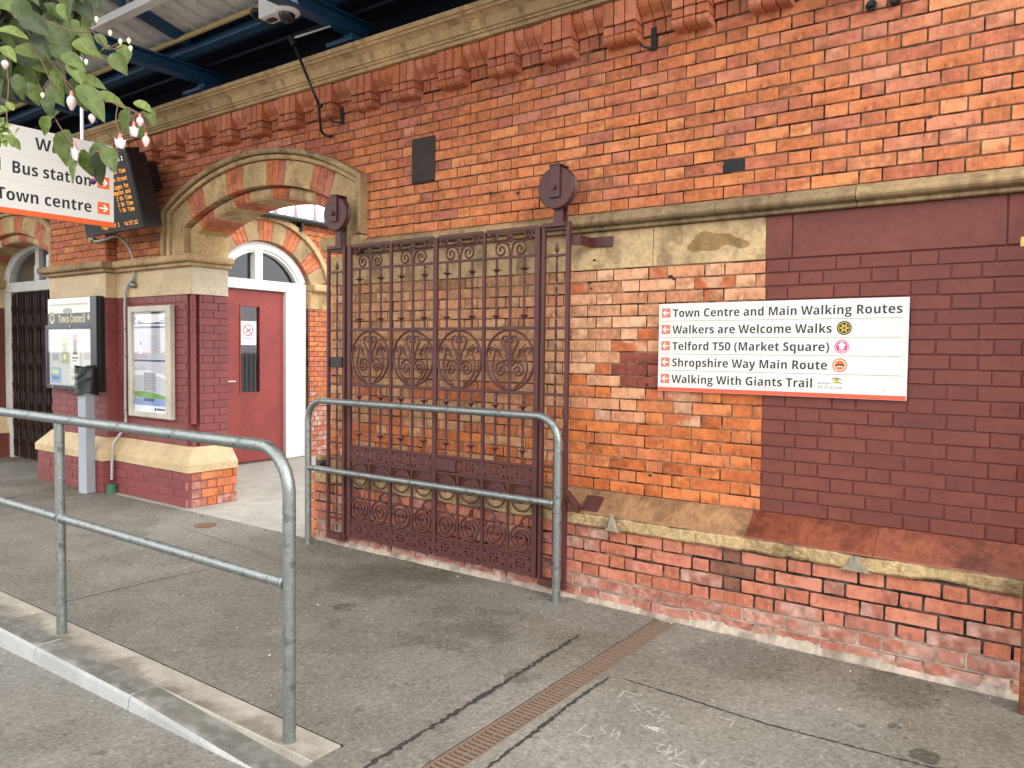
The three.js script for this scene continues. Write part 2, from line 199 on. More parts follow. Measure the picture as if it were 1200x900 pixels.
// ---------------------------------------------------------------- ground
{ // footway with the slot of the drain left open, kerb strip, road
  const slot = [-1.826, -1.704, 0.14, 3.2];
  const sh = new THREE.Shape(); const P = [[-30, 40], [-30, -2.16], [-2.16, -2.16], [-2.16, -4.2], [30, -4.2], [30, 40]]; sh.setFromPoints(P.map(p => new THREE.Vector2(...p)));
  const h = new THREE.Path(); h.setFromPoints([[slot[0], -slot[2]], [slot[0], -slot[3]], [slot[1], -slot[3]], [slot[1], -slot[2]]].map(p => new THREE.Vector2(...p))); sh.holes.push(h);
  const g = new THREE.ShapeGeometry(sh).rotateX(-Math.PI / 2).toNonIndexed(), p = g.attributes.position, uv = g.attributes.uv;
  for (let i = 0; i < p.count; i++) uv.setXY(i, (p.getX(i) + 8) / 8, (p.getZ(i) + 2) / 8);
  const walk = struct('footway', g, M.walk);
  // tar seams and joints: irregular ribbons a few millimetres proud
  const seam = (pts, w, m = M.tar, name = 'tar_seam') => {
    const rr2 = rng(Math.round(pts[0][0] * 977 + pts[0][1] * 131) >>> 0), v = [], n = 150, c = new THREE.CatmullRomCurve3(pts.map(q => new THREE.Vector3(q[0], 0, q[1])));
    const L = []; for (let i = 0; i <= n; i++) { const t = i / n, q = c.getPoint(t), d = c.getTangent(t), e = Math.min(1, Math.min(t, 1 - t) * 12 + 0.15), off = (rr2() - 0.5) * w * 0.30, a = w * (0.10 + 0.9 * rr2()) * e * 0.5, b = w * (0.10 + 0.9 * rr2()) * e * 0.5; L.push([q.x - d.z * (off + a), q.z + d.x * (off + a), q.x - d.z * (off - b), q.z + d.x * (off - b)]); }
    for (let i = 0; i < n; i++) { const A = L[i], B = L[i + 1]; v.push(A[0], 0.003, A[1], A[2], 0.003, A[3], B[0], 0.003, B[1], B[0], 0.003, B[1], A[2], 0.003, A[3], B[2], 0.003, B[3]); }
    const gg = new THREE.BufferGeometry(); gg.setAttribute('position', new THREE.Float32BufferAttribute(v, 3)); gg.computeVertexNormals(); part(name, buv(gg), m, walk);
  };
  seam([[-2.04, 0.62], [-2.02, 1.0], [-2.0, 1.5], [-1.985, 2.2], [-1.97, 3.2]], 0.036);
  seam([[-1.655, 1.0], [-1.66, 1.3], [-1.645, 1.6], [-1.63, 2.1], [-1.62, 3.1]], 0.026);
  seam([[-1.63, 0.985], [-1.3, 1.0], [-0.93, 1.018], [-0.6, 1.0], [-0.3, 0.985], [0.4, 1.0]], 0.014);
  seam([[-4.70, 2.12], [-4.69, 1.6], [-4.66, 1.05]], 0.012);
  seam([[-6.0, 0.55], [-5.2, 0.62], [-4.67, 0.66]], 0.006);
  seam([[-8.3, 0.95], [-6.6, 1.02], [-4.7, 1.04]], 0.008);
  const cover = part('access_cover', new THREE.CylinderGeometry(0.085, 0.085, 0.006, 24).translate(-5.84, 0.004, 0.40), M.rust, walk);
  // surveyor's chalk marks
  const tc = ctex(512, 512, (c) => {
    c.clearRect(0, 0, 512, 512); const r = rng(5); c.lineCap = 'round';
    const ln = (p, w) => { for (let k = 0; k < 5; k++) { c.strokeStyle = `rgba(200,196,186,${0.07 + 0.08 * r()})`; c.lineWidth = w * (0.5 + r()); c.beginPath(); p.forEach((q, i) => c[i ? 'lineTo' : 'moveTo'](q[0] + (r() - 0.5) * 5, q[1] + (r() - 0.5) * 5)); c.stroke(); } };
    ln([[110, 60], [60, 60], [60, 120]], 7); ln([[60, 370], [60, 430], [120, 430]], 7); ln([[400, 60], [460, 60], [460, 120]], 7); ln([[460, 360], [460, 430], [390, 430]], 7);
    ln([[120, 330], [100, 345], [120, 365], [140, 380], [118, 400]], 6); ln([[150, 330], [160, 390], [172, 345], [186, 395]], 6);
    ln([[150, 120], [128, 135], [150, 155], [165, 170], [140, 190]], 6); ln([[180, 130], [215, 125], [190, 160], [222, 180]], 6); ln([[240, 130], [240, 190], [275, 160], [240, 158]], 6);
    ln([[340, 330], [352, 390], [366, 345], [380, 392], [392, 335]], 6); ln([[300, 350], [320, 340], [310, 370], [325, 390]], 6);
    for (let k = 0; k < 9; k++) ln([[210 + r() * 90, 240 + r() * 30], [230 + r() * 90, 250 + r() * 30]], 8);
    c.globalCompositeOperation = 'destination-out'; for (let k = 0; k < 5200; k++) { c.fillStyle = `rgba(0,0,0,${0.3 + 0.6 * r()})`; c.fillRect(r() * 512, r() * 512, 1 + r() * 3.5, 1 + r() * 3.5); }
  });
  const ck = new THREE.PlaneGeometry(0.62, 0.62).rotateX(-Math.PI / 2).rotateY(0.05).translate(-1.28, 0.004, 1.33);
  part('chalk_mark', ck, std({ map: tc, transparent: true, roughness: 1 }), walk);
  // drain
  const dr = thing('drain_channel', 'rusty slotted drain grating set in the footway running out from the brick wall', 'drain');
  part('trough', merge([box(slot[0] - 0.01, slot[1] + 0.01, -0.12, -0.11, slot[2], slot[3]), box(slot[0] - 0.012, slot[0] - 0.001, -0.12, -0.004, slot[2], slot[3]), box(slot[1] + 0.001, slot[1] + 0.012, -0.12, -0.004, slot[2], slot[3])]), M.dark, dr);
  part('frame', box(slot[0] + 0.002, slot[0] + 0.012, -0.03, -0.002, slot[2] + 0.004, slot[3] - 0.004), M.bars, dr);
  part('frame', box(slot[1] - 0.012, slot[1] - 0.002, -0.03, -0.002, slot[2] + 0.004, slot[3] - 0.004), M.bars, dr);
  const bars = []; for (let z = slot[2] + 0.02, k = 0; z < slot[3] - 0.02; z += 0.027, k++) bars.push(rbox(slot[0] + 0.013, slot[1] - 0.013, -0.020, -0.003 - (k % 7 === 3 ? 0.003 : 0), z, z + 0.0115, 0.002, 1));
  bars.push(box(-1.768, -1.762, -0.024, -0.006, slot[2], slot[3]));
  part('grating_bars', merge(bars), M.bars, dr).userData.kind = 'stuff';
  // passage floor beyond the arch is the same footway; kerb strip and stones
  const pf = struct('passage_floor', box(-8.55, -4.82, -0.05, 0.004, -9, 0.16), std({ color: lin(0.78, 0.77, 0.74), map: tConc, bumpMap: tStoneB, bumpScale: 0.003, roughness: 0.9 }));
  const kerb = struct('kerb');
  const strip = (x0, x1) => rbox(x0 + 0.003, x1 - 0.003, -0.2, -0.002, 2.157, 2.30, 0.008);
  for (let x = -9.6; x < -2.4; x += 1.238) part('edging_slab', strip(x, Math.min(x + 1.238, -2.163)), std({ color: lin(0.62, 0.60, 0.56), map: tEdge, bumpMap: tStoneB, bumpScale: 0.003, roughness: 0.92 }), kerb);
  const kd = std({ color: lin(0.66, 0.67, 0.68), map: tKerb, bumpMap: tStoneB, bumpScale: 0.003, roughness: 0.9 });
  const ks = [[-9.5, -8.6], [-8.6, -7.7], [-7.7, -6.8], [-6.8, -5.9], [-5.9, -5.0], [-5.0, -4.12], [-4.12, -3.22], [-3.22, -2.17]];
  ks.forEach(([a, b], i) => {
    const last = i === ks.length - 1, g = profX([[2.302, -0.25], [2.302, -0.001], [2.40, -0.001], [2.415, -0.006], [2.425, -0.02], [2.455, -0.25]], a + 0.004, b - 0.004, 0.002);
    if (last) { const p = g.attributes.position; for (let k = 0; k < p.count; k++) { const t = clamp((p.getX(k) - a) / (b - a)); if (p.getY(k) > -0.1) p.setY(k, p.getY(k) - 0.045 * t); } g.computeVertexNormals(); }
    part('kerb_stone', g, kd, kerb);
  });
  const rg = new THREE.PlaneGeometry(80, 60, 160, 1).rotateX(-Math.PI / 2).translate(0, 0, 2.3 + 30); { const q = rg.attributes.position, u = rg.attributes.uv; for (let i = 0; i < q.count; i++) { q.setY(i, Math.min(-0.012, -0.05 + 0.0207 * (Math.max(q.getX(i), -7) + 2.46))); u.setXY(i, (q.getX(i) + 5.3) / 8, (q.getZ(i) + 1.2) / 8); } rg.computeVertexNormals(); }
  struct('road', rg, std({ color: lin(0.92, 0.93, 0.95), map: tWalk, bumpMap: tWalkB, bumpScale: 0.003, roughness: 0.95 }));
  const outer = new THREE.PlaneGeometry(600, 600).rotateX(-Math.PI / 2).translate(0, -0.4, 0); struct('ground', outer, std({ color: lin(0.13, 0.13, 0.12), roughness: 1 }));
}

// ---------------------------------------------------------------- bricks
const U = 0.3435, SW = 0.2225, HW = 0.103, BH = 0.0605;
function brickGeo(w, h, seed, chip = 1) { // irregular worn front face, bevelled arris, 48 triangles
  const r = rng(seed), hx = w / 2, hy = h / 2, o = [], j = () => (r() - 0.5) * 0.0024 * chip, c = () => 0.002 + 0.006 * r() * r() * chip;
  const cs = [[-1, -1], [1, -1], [1, 1], [-1, 1]];
  cs.forEach(([sx, sy], k) => { const a = c(), b = c() * 0.7; const A = [sx * (hx - a) + j() * 0.3, sy * hy + j() * 0.5], B = [sx * hx + j() * 0.5, sy * (hy - b)]; if (k % 2) o.push(A, B); else o.push(B, A); if (k === 0 || k === 2) o.push([(r() - 0.5) * w * 0.5, sy * (hy - 0.0016 * r() * chip) + j() * 0.6]); });
  const n = o.length, i1 = o.map(p => [p[0] * (1 - 0.0022 / hx), p[1] * (1 - 0.0024 / hy)]), V = [], U0 = r(), V0 = r();
  const push = (p, z) => V.push(p[0], p[1], z), zf = o.map(() => -0.0005 * r());
  for (let i = 1; i < n - 1; i++) { push(i1[0], zf[0]); push(i1[i], zf[i]); push(i1[i + 1], zf[i + 1]); }
  for (let i = 0; i < n; i++) { const k = (i + 1) % n; push(o[i], -0.0024); push(o[k], -0.0024); push(i1[k], zf[k]); push(o[i], -0.0024); push(i1[k], zf[k]); push(i1[i], zf[i]); push(o[i], -0.035); push(o[k], -0.035); push(o[k], -0.0024); push(o[i], -0.035); push(o[k], -0.0024); push(o[i], -0.0024); }
  const g = new THREE.BufferGeometry(); g.setAttribute('position', new THREE.Float32BufferAttribute(V, 3)); g.computeVertexNormals(); buv(g);
  const uv = g.attributes.uv; for (let i = 0; i < uv.count; i++) uv.setXY(i, uv.getX(i) + U0, uv.getY(i) + V0); return g;
}
const GS = [], GH = [], GSo = [], GHo = []; for (let i = 0; i < 18; i++) { GS.push(brickGeo(SW, BH, 100 + i)); GH.push(brickGeo(HW, BH, 200 + i)); GSo.push(brickGeo(SW, BH, 300 + i, 3.0)); GHo.push(brickGeo(HW, BH, 400 + i, 3.0)); }
// lay Flemish bond (stretcher, header, stretcher ...) on the plane z; o.rot turns the plane about y round (o.ox, o.oz)
function lay(o) {
  const list = [], gap = o.gap ?? 0.0078, rb = rng(o.seed ?? 1);
  for (let j = 0; j < o.rows; j++) {
    const y = o.y0 + (j + 0.5) * o.ch, s0 = o.start + (j % 2 ? U / 2 : 0) + (o.shift ? o.shift(j) : 0); let k = Math.floor((o.x0 - s0) / U) - 1;
    for (; s0 + k * U < o.x1; k++) for (let t = 0; t < 2; t++) {
      const jt = (kk, tt) => (hash(kk + 500, j * 2 + tt, o.seed ?? 1) - 0.5) * (o.old ? 0.018 : 0.009); let segs = [[s0 + k * U + (t ? SW + gap + jt(k, 1) : jt(k, 0)), s0 + k * U + (t ? U + jt(k + 1, 0) : SW + gap + jt(k, 1))]];
      for (const c of o.cuts ?? []) segs = segs.flatMap(([a, b]) => a < c - 0.012 && b > c + 0.012 ? [[a, c + gap / 2], [c - gap / 2, b]] : [[a, b]]);
      for (let [a, b] of segs) {
        a = Math.max(a, o.x0); b = Math.min(b, o.x1 + gap); if (b - a < 0.03) continue; const w = b - a - gap, xc = a + w / 2;
        if (o.hole && o.hole(xc, y, w / 2, o.ch / 2)) continue;
        const m = o.mat(xc, y, t, rb, j); if (m) list.push({ xc, y, w, t: w > 0.15 ? 0 : 1, m, dz: (rb() - 0.5) * (o.rough ?? 0.003), ry: (rb() - 0.5) * 0.008, rz: (rb() - 0.5) * 0.006, dy: (rb() - 0.5) * 0.0016, v: Math.floor(rb() * 18), sw: 1 + (rb() - 0.6) * 0.012 });
      }
    }
  }
  const cr = Math.cos(o.rot ?? 0), sr = Math.sin(o.rot ?? 0), ox = o.ox ?? 0, oz = o.oz ?? 0;
  for (const b of list) { b.X = ox + cr * b.xc + sr * o.z; b.Z = oz - sr * b.xc + cr * o.z; b.s = seen(b.X, b.y, b.Z); }
  list.sort((a, b) => b.s - a.s);
  const lim = Math.min(o.limit ?? 300, list.filter(b => b.s > 100).length), others = [], col = new THREE.Color();
  list.forEach((b, i) => {
    const g = (o.old ? (b.t ? GHo : GSo) : (b.t ? GH : GS))[b.v], e = new THREE.Object3D();
    const mesh = i < lim ? part(o.name ?? 'brick', g, MB[b.m], o.parent) : e;
    mesh.position.set(ox + cr * b.xc + sr * (o.z + b.dz), b.y + b.dy, oz - sr * b.xc + cr * (o.z + b.dz)); mesh.rotation.set(0, (o.rot ?? 0) + b.ry, b.rz); mesh.scale.set(b.w / (b.t ? HW : SW) * b.sw, (o.ch - gap) / BH, 1);
    if (i >= lim) { e.updateMatrix(); const q = g.clone().applyMatrix4(e.matrix), c = new Float32Array(q.attributes.position.count * 3); const mm = MB[b.m]; col.copy(mm.color); if (mm.map !== tBrick && mm.map !== tPaint) col.multiply(lin(0.7, 0.42, 0.3)); for (let n = 0; n < c.length; n += 3) { c[n] = col.r; c[n + 1] = col.g; c[n + 2] = col.b; } q.setAttribute('color', new THREE.BufferAttribute(c, 3)); others.push(q); }
  });
  if (others.length) { const m = new THREE.Mesh(mergeGeometries(others), rest); m.name = (o.name ?? 'brick') + 'work'; m.castShadow = m.receiveShadow = true; m.userData.kind = 'stuff'; o.parent.add(m); }
}
const pick = (r, a) => { let t = r(); for (const [k, w] of a) { if ((t -= w) < 0) return k; } return a[0][0]; };

// ---------------------------------------------------------------- the station wall
const A1 = { cx: -5.70, cy: 0.42, ri: 2.46, ro: 2.755, hi: 1.08, ho: 1.375, imp: 2.37 }, A2 = { ...A1, cx: -10.64 };
const inArch = (A, x, y, r, h) => Math.abs(x - A.cx) < h && y < (Math.hypot(x - A.cx, y - A.cy) < r ? 99 : -9);
const XL = -12.6, XR = 1.0, T = -0.4, PX = -1.31, JR = -4.73, JL = -6.67;   // ends, back face, paint edge, jambs of the first arch
const wall = thing('station_wall', 'long orange brick station wall with stone bands, corbelled cornice and two arches', 'wall');
{
  // upper brickwork
  const up = grp('upper_brickwork', wall);
  const arcPts = (A, r, h, y0) => { const a = Math.asin(h / r), q = [[A.cx - h, y0]]; for (let i = 0; i <= 24; i++) { const t = -a + 2 * a * i / 24; q.push([A.cx + r * Math.sin(t), A.cy + r * Math.cos(t)]); } q.push([A.cx + h, y0]); return q; };
  const outline = [[XL, 2.372], [A2.cx - 1.25, 2.372], ...arcPts(A2, 2.62, 1.25, 2.372).slice(1, -1), [A2.cx + 1.25, 2.372], [A1.cx - 1.25, 2.372], ...arcPts(A1, 2.62, 1.25, 2.372).slice(1, -1), [A1.cx + 1.25, 2.372], [A1.cx + 1.25, 2.337], [XR, 2.337], [XR, 3.74], [XL, 3.74]];
  part('mortar_bed', extr(outline, T, -0.0055), M.mortar, up);
  lay({ parent: up, name: 'brick', x0: XL + 0.05, x1: XR - 0.01, y0: 2.338, rows: 14, ch: 0.0694, start: -2.123, z: 0, seed: 11, limit: 300,
    hole: (x, y, hw, hh) => { for (const A of [A1, A2]) { const dx = Math.max(0, Math.abs(x - A.cx) - hw), d = Math.hypot(dx, y - hh - A.cy); if (dx < A.hi + 0.03 && d < A.ri + 0.03) return true; }
      if (x > -9.30 && x < -8.03) return true; if (x < A2.cx + 1.3 && x > A2.cx - 1.3 && y < 2.38) return true; if (x > -8.1 && x < -7.07 && y < 2.37) return true;
      if (x < -6.9 && y < 2.37) return true; if (Math.abs(x + 1.483) < 0.06 && Math.abs(y - 2.512) < 0.03) return true; return false; },
    mat: (x, y, t, r) => x > -0.95 + 0.3 * r() ? pick(r, [['orange2', 0.3], ['pink', 0.26], ['buff', 0.14], ['red', 0.2], ['orange', 0.1]]) : y > 2.95 ? pick(r, [['orange', 0.22], ['orange3', 0.22], ['red', 0.26], ['purple', 0.12], ['pink', 0.12], ['red2', 0.06]]) : pick(r, [['orange', 0.26], ['orange2', 0.24], ['bright', 0.16], ['bright2', 0.08], ['orange3', 0.10], ['red', 0.10], ['purple', 0.04], ['brown', 0.02]]) });
  part('wall_plaque', rbox(-3.862, -3.642, 2.69, 3.005, -0.005, 0.012, 0.008), M.plaque, wall, 'dark rusty metal plaque with pale scratches set in the upper brickwork');
  part('air_brick', box(-1.548, -1.418, 2.48, 2.545, -0.04, -0.004), M.blackMat, wall);
  // panel under the string course: bare brick left, painted brick right
  const mid = grp('panel_brickwork', wall), ptd = grp('painted_brickwork', wall);
  const Y0 = 0.654, CH = 0.0705;
  part('mortar_bed', box(JR, PX - 0.001, Y0 - 0.05, 2.221, T, -0.004), M.mortarPale, mid);
  part('mortar_bed', box(PX, XR, Y0 - 0.05, 2.221, T, -0.008), MB.paint1, ptd);
  const patch = (x, y) => x > -2.17 && x < -1.87 && y > 1.29 && y < 1.49;
  lay({ parent: mid, name: 'panel_brick', x0: JR, x1: PX, y0: Y0, rows: 19, ch: CH, start: -1.874, z: 0, seed: 23, limit: 300,
    mat: (x, y, t, r) => patch(x, y) ? 'patch' : x < -2.5 ? (y > 1.3 ? pick(r, [['tan', 0.4], ['tan2', 0.35], ['tan3', 0.15], ['salmon2', 0.1]]) : y > 0.95 ? pick(r, [['tan2', 0.4], ['tan', 0.25], ['orange3', 0.35]]) : pick(r, [['orange', 0.5], ['deep', 0.3], ['tan2', 0.2]]))
      : y > 1.32 + 0.12 * (r() - 0.5) ? pick(r, [['salmon', 0.36], ['salmon2', 0.3], ['salmon3', 0.2], ['lime', 0.14]]) : y > 1.1 && x < -1.7 ? pick(r, [['orange', 0.34], ['deep', 0.34], ['salmon2', 0.18], ['lime', 0.14]]) : pick(r, [['deep', 0.52], ['deep2', 0.24], ['orange', 0.24]]) });
  lay({ parent: ptd, name: 'painted_brick', x0: PX, x1: XR, y0: Y0, rows: 19, ch: CH, start: -1.874, z: 0, seed: 29, limit: 300, gap: 0.0065, mat: (x, y, t, r) => 'paint' + Math.floor(r() * 3) });
  // stone band
  const band = grp('stone_band', wall);
  const bs = [[JR, -3.86, 'stone'], [-3.86, -2.92, 'stonePale'], [-2.92, -1.962, 'stonePale'], [-1.962, PX, 'stonePale']];
  for (const [a, b, m] of bs) part('band_stone', extr([[a + 0.002, 1.997], [b - 0.002, 1.997], [b - 0.002, 2.222], [a + 0.002, 2.222]], -0.1, 0.003, 0.003), M[m], band);
  for (const [a, b] of [[PX, -1.175], [-1.175, -0.235], [-0.235, 0.6], [0.6, XR]]) part('band_stone', extr([[a + (a === PX ? 0 : 0.003), 1.997], [b - 0.003, 1.997], [b - 0.003, 2.222], [a + (a === PX ? 0 : 0.003), 2.222]], -0.1, 0.003, 0.003), MB.paint1, band, 'maroon painted stone of the band');
  { const sp = []; for (let i = 0; i < 34; i++) { const t = i / 34 * Math.PI * 2, w = 0.016 * Math.sin(3 * t + 1) + 0.008 * Math.sin(7 * t); sp.push([-1.585 + (0.17 + w) * Math.cos(t), 2.125 + (0.045 + w) * Math.sin(t) - 0.16 * Math.pow(Math.cos(t) * 0.5, 2) * 1.3]); }
    const g = new THREE.ShapeGeometry(new THREE.Shape(sp.map(p => new THREE.Vector2(...p)))).translate(0, 0, 0.0045); part('stain', buv(g), std({ color: lin(0.40, 0.26, 0.12), map: tStone, roughness: 0.95 }), band, 'brown damp stain on the pale stone'); }
  // string course
  const str = grp('string_course', wall);
  const sp = [[-0.05, 2.3365], [0.005, 2.3365], [0.05, 2.318], [0.062, 2.308], [0.064, 2.298], [0.070, 2.292], [0.076, 2.281], [0.076, 2.270], [0.068, 2.259], [0.056, 2.253], [0.030, 2.252], [0.026, 2.247], [0.034, 2.243], [0.036, 2.228], [0.030, 2.224], [-0.05, 2.224]];
  const cuts = [A1.cx + 1.376, -3.62, -2.34, -1.57, -0.86, -0.1, XR]; for (let i = 0; i + 1 < cuts.length; i++) part('string_stone', profX(sp, cuts[i] + 0.002, cuts[i + 1] - 0.002), i % 3 === 1 ? M.stoneDark : M.stoneGrey, str);
  // sloping sill and plinth
  const sl = grp('sill', wall), pl = grp('plinth', wall), PZ = 0.122;
  const sillP = [[-0.05, 0.6535], [0.002, 0.6535], [0.146, 0.540], [0.150, 0.533], [-0.05, 0.533]], lipP = [[-0.05, 0.532], [0.149, 0.532], [0.154, 0.522], [0.153, 0.470], [0.140, 0.457], [-0.05, 0.457]];
  const ragged = (pts, a, b, seed, amp) => { // worn, broken lower arris
    const n = Math.max(2, Math.round((b - a) / 0.02)), r = rng(seed), gs = [], V = [], row = []; for (let i = 0; i <= n; i++) { const x = a + (b - a) * i / n, k = fbm(x * 0.17 + 3, 0.3, 16, 5, seed) - 0.5, q = fbm(x * 0.9, 0.7, 16, 3, seed + 3) - 0.5; row.push(pts.map(([z, y], m) => z > 0.1 ? [x, y + amp * (0.9 * k + 0.5 * q), z - Math.abs(amp * (1.6 * k + 0.8 * q))] : [x, y, z])); }
    for (let i = 0; i < n; i++) for (let m = 0; m < pts.length; m++) { const k = (m + 1) % pts.length, A = row[i][m], B = row[i][k], C = row[i + 1][m], D = row[i + 1][k]; V.push(...A, ...C, ...B, ...B, ...C, ...D); }
    const g = new THREE.BufferGeometry(); g.setAttribute('position', new THREE.Float32BufferAttribute(V, 3)); g.computeVertexNormals(); return buv(g); };
  part('sill_stone', profX(sillP, JR - 0.02, -2.1 - 0.002), M.sill, sl); part('sill_stone', profX(sillP, -2.1, PX - 0.03), M.sill, sl);
  part('sill_stone', profX(sillP, PX - 0.03, -0.72), M.sillPaint, sl, 'red painted sloping sill stone'); part('sill_stone', profX(sillP, -0.718, XR), M.sillPaint, sl, 'red painted sloping sill stone');
  for (const [a, b, s] of [[JR - 0.02, -3.3, 5], [-3.3, -2.12, 6], [-2.12, -0.80, 7], [-0.80, XR, 8]]) part('sill_edge', ragged(lipP, a + 0.004, b - 0.004, s, 0.034), M.stoneYellow, sl, 'broken yellow edge of the sill stone');
  for (const [x, w, h] of [[-2.12, 0.05, 0.10], [-0.80, 0.07, 0.075]]) part('mortar_patch', extr([[x - w, 0.452], [x + w * 1.1, 0.450], [x + w * 0.7, 0.470], [x + w * 0.4, 0.452 + h * 0.7], [x + w * 0.1, 0.452 + h], [x - w * 0.3, 0.452 + h * 0.85], [x - w * 0.5, 0.475]], 0.12, 0.160, 0.006), std({ color: lin(0.34, 0.31, 0.27), map: tStone, bumpMap: tStoneB, bumpScale: 0.006, roughness: 1 }), sl);
  part('mortar_bed', box(JR - 0.04, -1.62, 0.165, 0.458, -0.04, PZ - 0.008), M.mortarRed, pl); part('mortar_bed', box(-1.619, XR, 0.165, 0.458, -0.04, PZ - 0.010), M.mortarDark, pl); part('mortar_bed', box(JR - 0.04, XR, 0.075, 0.164, -0.04, PZ - 0.006), M.mortarSalt, pl); part('base_render', ragged([[-0.04, 0.076], [0.110, 0.076], [0.116, 0.055], [0.126, 0.03], [0.150, 0.004], [0.155, -0.03], [-0.04, -0.03]], JR - 0.04, XR, 33, 0.035), M.mortarSalt, pl, 'pale rough mortar fillet at the foot of the wall');
  lay({ parent: pl, name: 'plinth_brick', x0: JR - 0.045, x1: XR, y0: 0.004, rows: 6, ch: 0.0752, start: -2.036 + (U / 2), z: PZ, seed: 41, limit: 300, old: true, gap: 0.0105, rough: 0.012,
    mat: (x, y, t, r) => y < 0.085 + 0.02 * r() ? pick(r, [['salt2', 0.4], ['salt', 0.6]]) : y < 0.17 ? pick(r, [['salt', 0.6], ['salt2', 0.2], ['plinth', 0.2]]) : Math.abs(x + 1.45) < 0.09 && y > 0.25 ? pick(r, [['sooty', 0.5], ['plinth2', 0.5]]) : pick(r, [['plinth', 0.46], ['plinth2', 0.32], ['salt', 0.22]]) });
  for (const [u, v] of [[697, 305], [691, 331], [693, 338], [790, 327], [786, 324], [607, 226], [575, 226], [758, 451], [762, 557], [470, 96], [835, 130], [1090, 137], [958, 233], [700, 262], [1061, 235]]) { const d = pix(u, v, 1).sub(camera.position), k = (0.001 - camera.position.z) / d.z, p = camera.position.clone().addScaledVector(d, k), s = 0.006 + 0.007 * hash(u, v, 3); part('fixing_hole', new THREE.CylinderGeometry(s, s, 0.01, 7).rotateX(Math.PI / 2).rotateZ(u).scale(1.3, 0.8, 1).translate(p.x, p.y, 0.0), M.blackMat, wall); }
  // cornice and corbel table
  const co = grp('cornice', wall), cp = [[-0.1, 3.526], [0.125, 3.526], [0.128, 3.548], [0.142, 3.550], [0.146, 3.562], [0.160, 3.566], [0.166, 3.585], [0.186, 3.618], [0.214, 3.638], [0.236, 3.644], [0.240, 3.656], [0.256, 3.66], [0.258, 3.69], [0.02, 3.742], [-0.1, 3.742]];
  const cc = []; for (let x = -12.6; x < 1; x += 1.36) cc.push(x); cc.push(XR); for (let i = 0; i + 1 < cc.length; i++) if (cc[i + 1] - cc[i] > 0.05) part('cornice_stone', profX(cp, cc[i] + 0.002, cc[i + 1] - 0.002), i % 3 === 1 ? M.stoneDark : M.stone, co);
  const ct = grp('corbel_table', wall), cw = 0.0713; const tm = r => pick(r, [['red', 0.3], ['orange3', 0.2], ['purple', 0.12], ['pink', 0.26], ['brown', 0.12]]), rc = rng(77), oth = [];
  const gTop = rbox(-cw / 2 + 0.0032, cw / 2 - 0.0032, 3.388, 3.523, -0.02, 0.102, 0.006), gMid = rbox(-cw / 2 + 0.0032, cw / 2 - 0.0032, 3.334, 3.383, -0.02, 0.098, 0.007), gBot = profX([[-0.02, 3.330], [0.092, 3.330], [0.096, 3.322], [0.094, 3.308], [0.086, 3.296], [0.072, 3.288], [0.055, 3.286], [-0.02, 3.286]], -cw / 2 + 0.0032, cw / 2 - 0.0032);
  const gMou = profX([[-0.02, 3.523], [0.088, 3.523], [0.088, 3.480], [0.080, 3.462], [0.060, 3.443], [0.034, 3.425], [0.026, 3.412], [0.022, 3.398], [-0.02, 3.398]], -cw / 2 + 0.0032, cw / 2 - 0.0032), gSol = rbox(-cw / 2 + 0.0032, cw / 2 - 0.0032, 3.318, 3.393, -0.03, 0.008, 0.004), gHd = rbox(-cw * 1.5 + 0.003, cw * 1.5 - 0.003, 3.312, 3.372, -0.03, 0.002, 0.003);
  for (let k = -25; k <= 7; k++) { const x0 = -2.156 + 0.4278 * k; if (x0 < XL + 0.2 || x0 > XR - 0.3) continue; const vis = x0 > -8.6 && x0 < -1.35; if (x0 > -9.35 && x0 < -8.0) { /* pilaster stands in front */ }
    for (let c = 0; c < 6; c++) { const x = x0 + (c - 1) * cw, pz = x > -9.28 && x < -8.035 ? 0.115 : 0; for (const [g, n] of c < 3 ? [[gTop, 'corbel_brick'], [gMid, 'corbel_brick'], [gBot, 'corbel_brick']] : [[gMou, 'moulded_brick'], [gSol, 'soldier_brick']]) {
      if (vis) { const m = part(n, g, MB[tm(rc)], ct); m.position.set(x, (rc() - 0.5) * 0.003, pz * 0.5 + (rc() - 0.5) * 0.006); } else { const q = g.clone().translate(x, 0, pz * 0.5), cl = new Float32Array(q.attributes.position.count * 3), t = MB[tm(rc)].color; for (let i = 0; i < cl.length; i += 3) { cl[i] = t.r; cl[i + 1] = t.g; cl[i + 2] = t.b; } q.setAttribute('color', new THREE.BufferAttribute(cl, 3)); oth.push(q); } } } }
  { const m = new THREE.Mesh(mergeGeometries(oth), rest); m.name = 'corbel_brickwork'; m.castShadow = m.receiveShadow = true; m.userData.kind = 'stuff'; ct.add(m); }
  // arches
  const sect = (A, r0, r1, a0, a1, z0, z1, bev = 0.004) => { const q = [], n = 6; for (let i = 0; i <= n; i++) { const t = mix(a0, a1, i / n); q.push([A.cx + r1 * Math.sin(t), A.cy + r1 * Math.cos(t)]); } for (let i = n; i >= 0; i--) { const t = mix(a0, a1, i / n); q.push([A.cx + r0 * Math.sin(t), A.cy + r0 * Math.cos(t)]); } return extr(q, z0, z1, bev); };
